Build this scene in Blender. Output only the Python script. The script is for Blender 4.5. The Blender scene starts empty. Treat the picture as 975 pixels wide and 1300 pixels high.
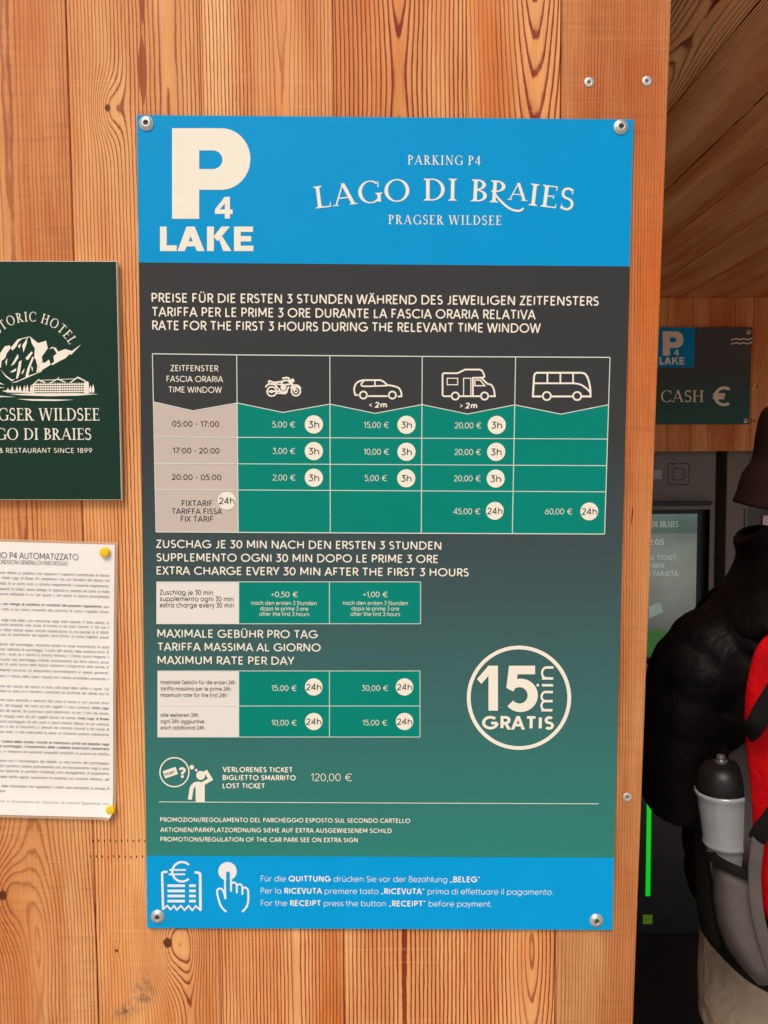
import bpy, bmesh, math, random
from math import sin, cos, pi, radians, sqrt, atan2, hypot, tan
from mathutils import Vector, Matrix
from mathutils.geometry import delaunay_2d_cdt

scene = bpy.context.scene
COL = scene.collection
random.seed(7)

# ------------------------------------------------------------------ camera
F_PX, DIST, EYE = 976.0, 0.96, 1.93          # focal length in photo pixels, metres to the wall, eye height
PITCH, YAW, ROLL = -0.06243, -0.00362, 0.00793
cam_d = bpy.data.cameras.new("camera")
cam_d.sensor_fit = 'VERTICAL'
cam_d.sensor_height = 36.0
cam_d.lens = F_PX / 1300.0 * 36.0
cam_d.clip_start, cam_d.clip_end = 0.02, 2000
cam = bpy.data.objects.new("camera", cam_d)
COL.objects.link(cam)
RCAM = Matrix.Rotation(YAW, 3, 'Z') @ Matrix.Rotation(PITCH, 3, 'X') @ Matrix.Rotation(pi / 2, 3, 'X') @ Matrix.Rotation(-ROLL, 3, 'Z')
cam.matrix_world = Matrix.Translation((0, -DIST, EYE)) @ RCAM.to_4x4()
scene.camera = cam


def at(px, py, y):
    """Photo pixel -> the point where its ray meets the plane at depth y."""
    v = RCAM @ Vector(((px - 487.5) / F_PX, (650 - py) / F_PX, -1.0))
    t = (DIST + y) / v.y
    return Vector((v.x * t, y, EYE + v.z * t))


# ------------------------------------------------------------------ light
world = bpy.data.worlds.new("World")
scene.world = world
world.use_nodes = True
wn = world.node_tree
bg = wn.nodes["Background"]
sky = wn.nodes.new("ShaderNodeTexSky")
sky.sky_type = 'NISHITA'
sky.sun_disc = False
SUN_EL, SUN_AZ = radians(52), radians(205)    # azimuth measured clockwise from +Y: behind the camera, a little to its left
sky.sun_elevation = SUN_EL
sky.sun_rotation = SUN_AZ
sky.air_density = 1.0
sky.dust_density = 3.0
sky.ozone_density = 1.0
wn.links.new(sky.outputs[0], bg.inputs[0])
bg.inputs[1].default_value = 0.10
sun_d = bpy.data.lights.new("sun", 'SUN')
sun_d.energy = 1.5
sun_d.angle = radians(22)
sun_d.color = (1.0, 0.90, 0.76)
sun = bpy.data.objects.new("sun", sun_d)
COL.objects.link(sun)
sdir = Vector((sin(SUN_AZ) * cos(SUN_EL), cos(SUN_AZ) * cos(SUN_EL), sin(SUN_EL)))
sun.rotation_euler = (-sdir).to_track_quat('-Z', 'Y').to_euler()
sun.location = sdir * 6
vs = scene.view_settings
vs.view_transform = 'Standard'
vs.look = 'None'
vs.gamma = 1.0
vs.exposure = 0.40
scene.cycles.max_bounces = 8
scene.cycles.diffuse_bounces = 5
scene.cycles.use_denoising = True


# ------------------------------------------------------------------ objects
def empty(name, loc, label=None, cat=None, group=None, rot=None):
    o = bpy.data.objects.new(name, None)
    o.empty_display_size = 0.05
    COL.objects.link(o)
    o.location = loc
    if rot:
        o.rotation_euler = rot
    tag(o, label, cat, group)
    return o


def tag(o, label=None, cat=None, group=None, kind=None):
    if label:
        o["label"] = label
    if cat:
        o["category"] = cat
    if group:
        o["group"] = group
    if kind:
        o["kind"] = kind
    return o


def link_mesh(name, me, mats, parent=None, smooth=False, world_space=True):
    if not isinstance(mats, (list, tuple)):
        mats = [mats]
    for m in mats:
        me.materials.append(m)
    if smooth:
        for p in me.polygons:
            p.use_smooth = True
    o = bpy.data.objects.new(name, me)
    COL.objects.link(o)
    if parent is not None:
        o.parent = parent
        if world_space:
            bpy.context.view_layer.update()
            o.matrix_parent_inverse = parent.matrix_world.inverted()
    return o


def from_bm(name, bm, mats, parent=None, smooth=False, world_space=True):
    bmesh.ops.recalc_face_normals(bm, faces=bm.faces)
    me = bpy.data.meshes.new(name)
    bm.to_mesh(me)
    bm.free()
    return link_mesh(name, me, mats, parent, smooth, world_space)


def add_box(bm, x0, x1, y0, y1, z0, z1, mat=0, bevel=0.0, seg=2):
    vs_ = [bm.verts.new(c) for c in ((x0, y0, z0), (x1, y0, z0), (x1, y1, z0), (x0, y1, z0),
                                     (x0, y0, z1), (x1, y0, z1), (x1, y1, z1), (x0, y1, z1))]
    fs = [bm.faces.new([vs_[i] for i in f]) for f in ((0, 1, 5, 4), (1, 2, 6, 5), (2, 3, 7, 6), (3, 0, 4, 7), (4, 5, 6, 7), (3, 2, 1, 0))]
    for f in fs:
        f.material_index = mat
    if bevel > 0:
        es = set(e for f in fs for e in f.edges)
        r = bmesh.ops.bevel(bm, geom=list(es), offset=bevel, segments=seg, profile=0.6, affect='EDGES')
        for f in r['faces']:
            f.material_index = mat
    return vs_


def add_prism(bm, pts, thick_vec, mat=0):
    """Polygon pts (3D, planar) extruded along thick_vec."""
    a = [bm.verts.new(p) for p in pts]
    b = [bm.verts.new(Vector(p) + Vector(thick_vec)) for p in pts]
    n = len(a)
    fs = [bm.faces.new(a), bm.faces.new(b[::-1])]
    for i in range(n):
        fs.append(bm.faces.new((a[i], b[i], b[(i + 1) % n], a[(i + 1) % n])))
    for f in fs:
        f.material_index = mat
    return fs


def add_lathe(bm, prof, n=32, M=None, mat=0, cap=True):
    """Revolve (r, h) pairs about local Z."""
    M = M or Matrix.Identity(4)
    rings = []
    for r, h in prof:
        if r < 1e-6:
            rings.append([bm.verts.new(M @ Vector((0, 0, h)))])
        else:
            rings.append([bm.verts.new(M @ Vector((r * cos(2 * pi * i / n), r * sin(2 * pi * i / n), h))) for i in range(n)])
    for A, B in zip(rings, rings[1:]):
        for i in range(n):
            j = (i + 1) % n
            if len(A) == 1 and len(B) == 1:
                continue
            if len(A) == 1:
                f = bm.faces.new((A[0], B[j], B[i]))
            elif len(B) == 1:
                f = bm.faces.new((A[i], A[j], B[0]))
            else:
                f = bm.faces.new((A[i], A[j], B[j], B[i]))
            f.material_index = mat
    if cap:
        for R in (rings[0], rings[-1]):
            if len(R) > 1:
                bm.faces.new(R).material_index = mat


def catmull(P, n):
    """Smooth list of equal-length tuples, n samples per span."""
    out = []
    m = len(P)
    for i in range(m - 1):
        p0, p1, p2, p3 = P[max(i - 1, 0)], P[i], P[i + 1], P[min(i + 2, m - 1)]
        for k in range(n):
            t = k / n
            out.append(tuple(0.5 * ((2 * b) + (-a + c) * t + (2 * a - 5 * b + 4 * c - d) * t * t + (-a + 3 * b - 3 * c + d) * t ** 3)
                             for a, b, c, d in zip(p0, p1, p2, p3)))
    out.append(tuple(P[-1]))
    return out


def add_tube(bm, pts, n=16, spans=4, puff=0.0, puffs=0, mat=0, up=(0, 1, 0), superell=2.0):
    """Loft: pts are (x, y, z, ra, rb); closed round ends. puff adds quilted bulges."""
    S = catmull(pts, spans)
    C = [Vector(s[:3]) for s in S]
    rings = []
    up = Vector(up)
    L = [0.0]
    for a, b in zip(C, C[1:]):
        L.append(L[-1] + (b - a).length)
    for i, s in enumerate(S):
        t = (C[min(i + 1, len(C) - 1)] - C[max(i - 1, 0)]).normalized()
        a = up.cross(t)
        if a.length < 1e-4:
            a = Vector((1, 0, 0)).cross(t)
        a.normalize()
        b = t.cross(a).normalized()
        k = 1.0
        if puffs:
            k = 1 + puff * (abs(sin(pi * puffs * L[i] / L[-1])) ** 0.6 - 0.6)
        ring = []
        for j in range(n):
            c_, s_ = cos(2 * pi * j / n), sin(2 * pi * j / n)
            e = 2.0 / superell
            c2 = math.copysign(abs(c_) ** e, c_)
            s2 = math.copysign(abs(s_) ** e, s_)
            ring.append(bm.verts.new(C[i] + a * (c2 * s[3] * k) + b * (s2 * s[4] * k)))
        rings.append(ring)
    for A, B in zip(rings, rings[1:]):
        for j in range(n):
            bm.faces.new((A[j], A[(j + 1) % n], B[(j + 1) % n], B[j])).material_index = mat
    bm.faces.new(rings[0][::-1]).material_index = mat
    bm.faces.new(rings[-1]).material_index = mat


def add_ball(bm, c, r, M=None, u=20, v=14, mat=0):
    rx, ry, rz = r if isinstance(r, (tuple, list)) else (r, r, r)
    T = Matrix.Translation(c) @ (M or Matrix.Identity(4)) @ Matrix.Diagonal((rx, ry, rz, 1))
    res = bmesh.ops.create_uvsphere(bm, u_segments=u, v_segments=v, radius=1.0, matrix=T)
    for ve in res['verts']:
        for f in ve.link_faces:
            f.material_index = mat


def fused(name, bm, mats, parent, voxel=0.007, smooth=6, disp=None):
    """One continuous skin: voxel remesh of overlapping volumes, smoothed."""
    bmesh.ops.recalc_face_normals(bm, faces=bm.faces)
    me = bpy.data.meshes.new(name)
    bm.to_mesh(me)
    bm.free()
    tmp = bpy.data.objects.new("tmp", me)
    COL.objects.link(tmp)
    m = tmp.modifiers.new("r", 'REMESH')
    m.mode = 'VOXEL'
    m.voxel_size = voxel
    s = tmp.modifiers.new("s", 'SMOOTH')
    s.factor = 0.5
    s.iterations = smooth
    if disp:
        tx = bpy.data.textures.new(name + "_folds", 'CLOUDS')
        tx.noise_scale = disp[1]
        tx.noise_depth = 2
        d = tmp.modifiers.new("d", 'DISPLACE')
        d.texture = tx
        d.texture_coords = 'LOCAL'
        d.strength = disp[0]
    dg = bpy.context.evaluated_depsgraph_get()
    dg.update()
    out = bpy.data.meshes.new_from_object(tmp.evaluated_get(dg))
    out.materials.clear()
    bpy.data.objects.remove(tmp)
    return link_mesh(name, out, mats, parent, True)


# ------------------------------------------------------------------ materials
class NT:
    """Small helper for node graphs."""
    def __init__(self, name):
        self.m = bpy.data.materials.new(name)
        self.m.use_nodes = True
        self.t = self.m.node_tree
        self.b = self.t.nodes["Principled BSDF"]

    def node(self, kind, **kw):
        n = self.t.nodes.new(kind)
        for k, v in kw.items():
            setattr(n, k, v)
        return n

    def set(self, sock, v):
        if isinstance(v, (int, float)):
            sock.default_value = v
        elif isinstance(v, (tuple, list)):
            sock.default_value = v if len(v) == len(sock.default_value) else tuple(v) + (1,)
        else:
            self.t.links.new(v, sock)

    def math(self, op, a, b=0.0, c=0.0, clamp=False):
        n = self.node("ShaderNodeMath", operation=op, use_clamp=clamp)
        for i, v in enumerate((a, b, c)):
            self.set(n.inputs[i], v)
        return n.outputs[0]

    def add(self, a, b): return self.math('ADD', a, b)
    def sub(self, a, b): return self.math('SUBTRACT', a, b)
    def mul(self, a, b): return self.math('MULTIPLY', a, b)

    def xyz(self, x, y, z=0.0):
        n = self.node("ShaderNodeCombineXYZ")
        for i, v in enumerate((x, y, z)):
            self.set(n.inputs[i], v)
        return n.outputs[0]

    def noise(self, vec, scale=1.0, detail=2.0, rough=0.5, dist=0.0):
        n = self.node("ShaderNodeTexNoise")
        self.set(n.inputs["Vector"], vec)
        n.inputs["Scale"].default_value = scale
        n.inputs["Detail"].default_value = detail
        n.inputs["Roughness"].default_value = rough
        n.inputs["Distortion"].default_value = dist
        return n.outputs[0]

    def ramp(self, fac, stops, interp='LINEAR'):
        n = self.node("ShaderNodeValToRGB")
        r = n.color_ramp
        r.interpolation = interp
        while len(r.elements) < len(stops):
            r.elements.new(0.5)
        for e, (p, c) in zip(r.elements, stops):
            e.position = p
            e.color = (c if isinstance(c, (tuple, list)) else (c, c, c)) + ((1,) if not isinstance(c, (tuple, list)) or len(c) == 3 else ())
        self.set(n.inputs[0], fac)
        return n.outputs[0]

    def mix(self, fac, a, b, blend='MIX'):
        n = self.node("ShaderNodeMix", data_type='RGBA', blend_type=blend)
        self.set(n.inputs[0], fac)
        self.set(n.inputs[6], a)
        self.set(n.inputs[7], b)
        return n.outputs[2]

    def maprange(self, v, a, b, c=0.0, d=1.0):
        n = self.node("ShaderNodeMapRange", interpolation_type='SMOOTHSTEP')
        self.set(n.inputs[0], v)
        for i, x in enumerate((a, b, c, d)):
            n.inputs[i + 1].default_value = x
        return n.outputs[0]

    def coords(self, kind="Object"):
        tc = self.node("ShaderNodeTexCoord")
        s = self.node("ShaderNodeSeparateXYZ")
        self.t.links.new(tc.outputs[kind], s.inputs[0])
        return tc.outputs[kind], s.outputs[0], s.outputs[1], s.outputs[2]

    def bump(self, h, strength=0.2, dist=0.001):
        n = self.node("ShaderNodeBump")
        n.inputs["Strength"].default_value = strength
        n.inputs["Distance"].default_value = dist
        self.set(n.inputs["Height"], h)
        self.t.links.new(n.outputs[0], self.b.inputs["Normal"])

    def out(self, color=None, rough=None, **kw):
        if color is not None:
            self.set(self.b.inputs["Base Color"], color)
        if rough is not None:
            self.set(self.b.inputs["Roughness"], rough)
        for k, v in kw.items():
            self.set(self.b.inputs[k.replace("_", " ")], v)
        return self.m


def lin(r, g, b):
    f = lambda c: (c / 255 / 12.92) if c <= 10.3 else ((c / 255 + 0.055) / 1.055) ** 2.4
    return (f(r), f(g), f(b))


def paint(name, col, rough=0.5, spec=0.3, metal=0.0, mottle=0.04, scale=60.0, bump=0.0):
    """Plain coat of colour with faint uneven mottling."""
    k = NT(name)
    v, x, y, z = k.coords()
    n = k.noise(v, scale, 3.0, 0.6)
    f = k.ramp(n, [(0.25, 1.0 - mottle), (0.75, 1.0 + mottle)])
    c = k.mix(1.0, tuple(col), f, 'MULTIPLY')
    if bump:
        k.bump(n, bump, 0.002)
    r = k.ramp(k.noise(v, scale * 0.3, 2.0), [(0.2, max(rough - 0.08, 0.02)), (0.8, min(rough + 0.08, 1.0))])
    return k.out(c, r, Metallic=metal, **{"Specular_IOR_Level": spec})


def wood(name, cx, spacing=0.0042, w0=1.6, lam=0.9, dmax=0.03, off=0.0, seed=0.0, ec=0.0, eh=50.0, light=(222, 163, 112), dark=(146, 70, 32), tint=(196, 118, 62),
         contrast=1.0, knots=(), wob=0.006, tint_amt=0.35, marks=0.5, smudges=(), streaks=(), axes="xz", gain=1.0, rough=0.62, linen=0.0, fade_w=None, stain=0.9):
    """Sawn softwood: rings cut lengthwise give straight grain at the edges and arches in the middle.
    u runs across the board, w along it (metres)."""
    K = NT(name)
    v, x, y, z = K.coords()
    S = {"x": x, "y": y, "z": z}
    u, w = S[axes[0]], S[axes[1]]
    P = lambda su, sw, o=0.0: K.xyz(K.mul(u, su), K.mul(w, sw), seed * 3.17 + o)
    wav = K.mul(K.sub(K.noise(P(4, 1.6), 1.0, 2.0), 0.5), wob * 3)
    jag = K.mul(K.sub(K.noise(P(110, 20, 5), 1.0, 3.0, 0.6), 0.5), 0.0026)
    du = K.add(K.sub(u, cx), wav)
    d = K.mul(K.math('SINE', K.mul(K.sub(w, w0), 2 * pi / lam)), dmax)
    if eh < 50:                                   # arches only round height ec, straight grain elsewhere
        q = K.mul(K.sub(w, ec), 1.0 / eh)
        d = K.mul(d, K.math('EXPONENT', K.mul(K.mul(q, q), -1.0)))
    d = K.add(K.add(d, off), K.mul(K.sub(K.noise(P(0.3, 3.0, 9), 1.0, 2.0), 0.5), 0.008))
    R = K.math('SQRT', K.add(K.add(K.mul(du, du), K.mul(d, d)), 1e-5))
    R = K.add(R, jag)
    core = None
    for (kx, kz, kr, amp) in knots:
        ku = K.sub(u, kx)
        kw = K.sub(w, kz)
        q = K.add(K.mul(K.mul(ku, ku), 1.0 / (2 * kr * kr)), K.mul(K.mul(kw, kw), 1.0 / (2 * (kr * 2.0) ** 2)))
        g = K.math('EXPONENT', K.mul(q, -1.0))
        R = K.sub(R, K.mul(g, amp))
        rr = K.math('SQRT', K.add(K.mul(ku, ku), K.mul(K.mul(kw, kw), 0.7)))
        rr = K.add(rr, K.mul(K.sub(K.noise(P(260, 200, kx), 1.0, 2.0), 0.5), 0.004))
        r0 = max(0.0010, kr * 0.22)
        cm = K.maprange(rr, r0, r0 + 0.0022, 1.0, 0.0)
        core = cm if core is None else K.math('MAXIMUM', core, cm)
    t = K.math('FRACT', K.mul(R, 1.0 / spacing))
    ring = K.ramp(t, [(0.0, 0.8), (0.05, 0.1), (0.12, 0.0), (0.55, 0.06), (0.72, 0.30), (0.82, 0.95), (0.97, 1.0), (1.0, 0.8)])
    vary = K.ramp(K.noise(P(22, 1.2, 3), 1.0, 2.0), [(0.34, 0.35), (0.62, 1.1)])
    ring = K.mul(K.mul(ring, vary), contrast)
    fib = K.noise(P(900, 16, 1), 1.0, 3.0, 0.65)
    fibc = K.ramp(fib, [(0.25, 0.82), (0.75, 1.14)])
    L, D, T = lin(*light), lin(*dark), lin(*tint)
    base = K.mix(K.mul(K.ramp(K.noise(P(16, 0.9, 7), 1.0, 3.0, 0.55), [(0.35, 0.0), (0.68, 1.0)]), tint_amt), L, T)
    if fade_w:                                    # orange stain that has bleached out lower down
        base = K.mix(K.mul(K.mul(K.maprange(w, fade_w[0], fade_w[1], 0.0, 1.0), K.maprange(w, fade_w[2], fade_w[1], 0.35, 1.0)), K.ramp(K.noise(P(26, 2, 6), 1.0, 3.0), [(0.3, 0.5), (0.7, 1.0)])), base, lin(196, 98, 30))
    col = K.mix(K.math('MINIMUM', ring, 1.0), base, D)
    col = K.mix(1.0, col, fibc, 'MULTIPLY')
    if linen:                                     # band-saw texture: short crossing lines both ways
        la = K.ramp(K.noise(P(45, 900, 12), 1.0, 2.0, 0.7), [(0.3, 1 - linen), (0.7, 1 + linen * 0.6)])
        lb = K.ramp(K.noise(P(1000, 30, 13), 1.0, 2.0, 0.7), [(0.3, 1 - linen), (0.7, 1 + linen * 0.6)])
        lc = K.ramp(K.noise(P(7, 130, 14), 1.0, 3.0, 0.7), [(0.33, 1 - linen * 1.5), (0.47, 1.0)])
        col = K.mix(1.0, K.mix(1.0, K.mix(1.0, col, la, 'MULTIPLY'), lb, 'MULTIPLY'), lc, 'MULTIPLY')
    # pale saw marks across the grain
    saw = K.ramp(K.noise(P(5, 430, 2), 1.0, 2.0, 0.6), [(0.58, 0.0), (0.70, 1.0)])
    sawm = K.mul(saw, K.ramp(K.noise(P(7, 5, 4), 1.0, 1.0), [(0.42, 0.0), (0.62, marks)]))
    col = K.mix(K.mul(sawm, 0.45), col, lin(236, 190, 140))
    for (sx, half, z0, z1, sc) in streaks:      # resin-dark heart streaks of lens shape
        zc, hl = (z0 + z1) / 2, abs(z1 - z0) / 2
        q = K.math('ABSOLUTE', K.mul(K.sub(w, zc), 1.0 / hl))
        wid = K.mul(K.math('MAXIMUM', K.sub(1.0, K.mul(q, q)), 0.0), half)
        e = K.sub(wid, K.math('ABSOLUTE', K.add(K.sub(u, sx), K.mul(jag, 0.9))))
        col = K.mix(K.mul(K.maprange(e, -0.0006, 0.0008), sc), col, lin(158, 72, 26))
    if core is not None:
        col = K.mix(core, col, K.mix(K.noise(P(500, 500), 1.0, 2.0), lin(60, 30, 14), lin(120, 66, 30)))
    for (sx, sz, a, b, ang, amt) in smudges:
        ca, sa = cos(ang), sin(ang)
        pu, pw = K.sub(u, sx), K.sub(w, sz)
        qa = K.mul(K.add(K.mul(pu, ca), K.mul(pw, sa)), 1 / a)
        qb = K.mul(K.sub(K.mul(pw, ca), K.mul(pu, sa)), 1 / b)
        q = K.math('EXPONENT', K.mul(K.add(K.mul(qa, qa), K.mul(qb, qb)), -1.0))
        q = K.mul(q, K.ramp(K.noise(P(160, 120, 8), 1.0, 3.0, 0.7), [(0.38, 0.0), (0.62, 1.0)]))
        col = K.mix(K.mul(q, amt), col, lin(96, 84, 70))
    # broad honey-brown staining that follows the grain, and weathering towards the foot
    st = K.mul(K.ramp(K.noise(P(11, 1.6, 21), 1.0, 4.0, 0.62), [(0.42, 0.0), (0.66, 1.0)]), stain)
    col = K.mix(st, col, K.mix(1.0, col, lin(226, 174, 122), 'MULTIPLY'))
    dirt = K.ramp(K.noise(P(3.5, 2.2, 11), 1.0, 4.0, 0.6), [(0.3, 1.04 * gain), (0.7, 1.20 * gain)])
    col = K.mix(1.0, col, dirt, 'MULTIPLY')
    K.bump(K.add(K.mul(ring, -0.7), K.add(K.mul(fib, 0.35), K.mul(saw, 0.25))), 0.35, 0.0006)
    return K.out(col, K.ramp(t, [(0.2, rough + 0.05), (0.9, rough - 0.14)]), Specular_IOR_Level=0.28)
# ------------------------------------------------------------------ lettering
# Letters are drawn here as strokes: caps run from 0 to 1, the pen has any weight.
def arc(cx, cy, rx, ry, a0, a1, n=None):
    n = n or max(3, int(abs(a1 - a0) / 15))
    return [(cx + rx * cos(radians(a0 + (a1 - a0) * i / n)), cy + ry * sin(radians(a0 + (a1 - a0) * i / n))) for i in range(n + 1)]


XH = 0.70     # x-height
_r = XH / 2


def _bowl(cx):
    return arc(cx, _r, _r * 0.98, _r, 0, 360, 24)


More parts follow.
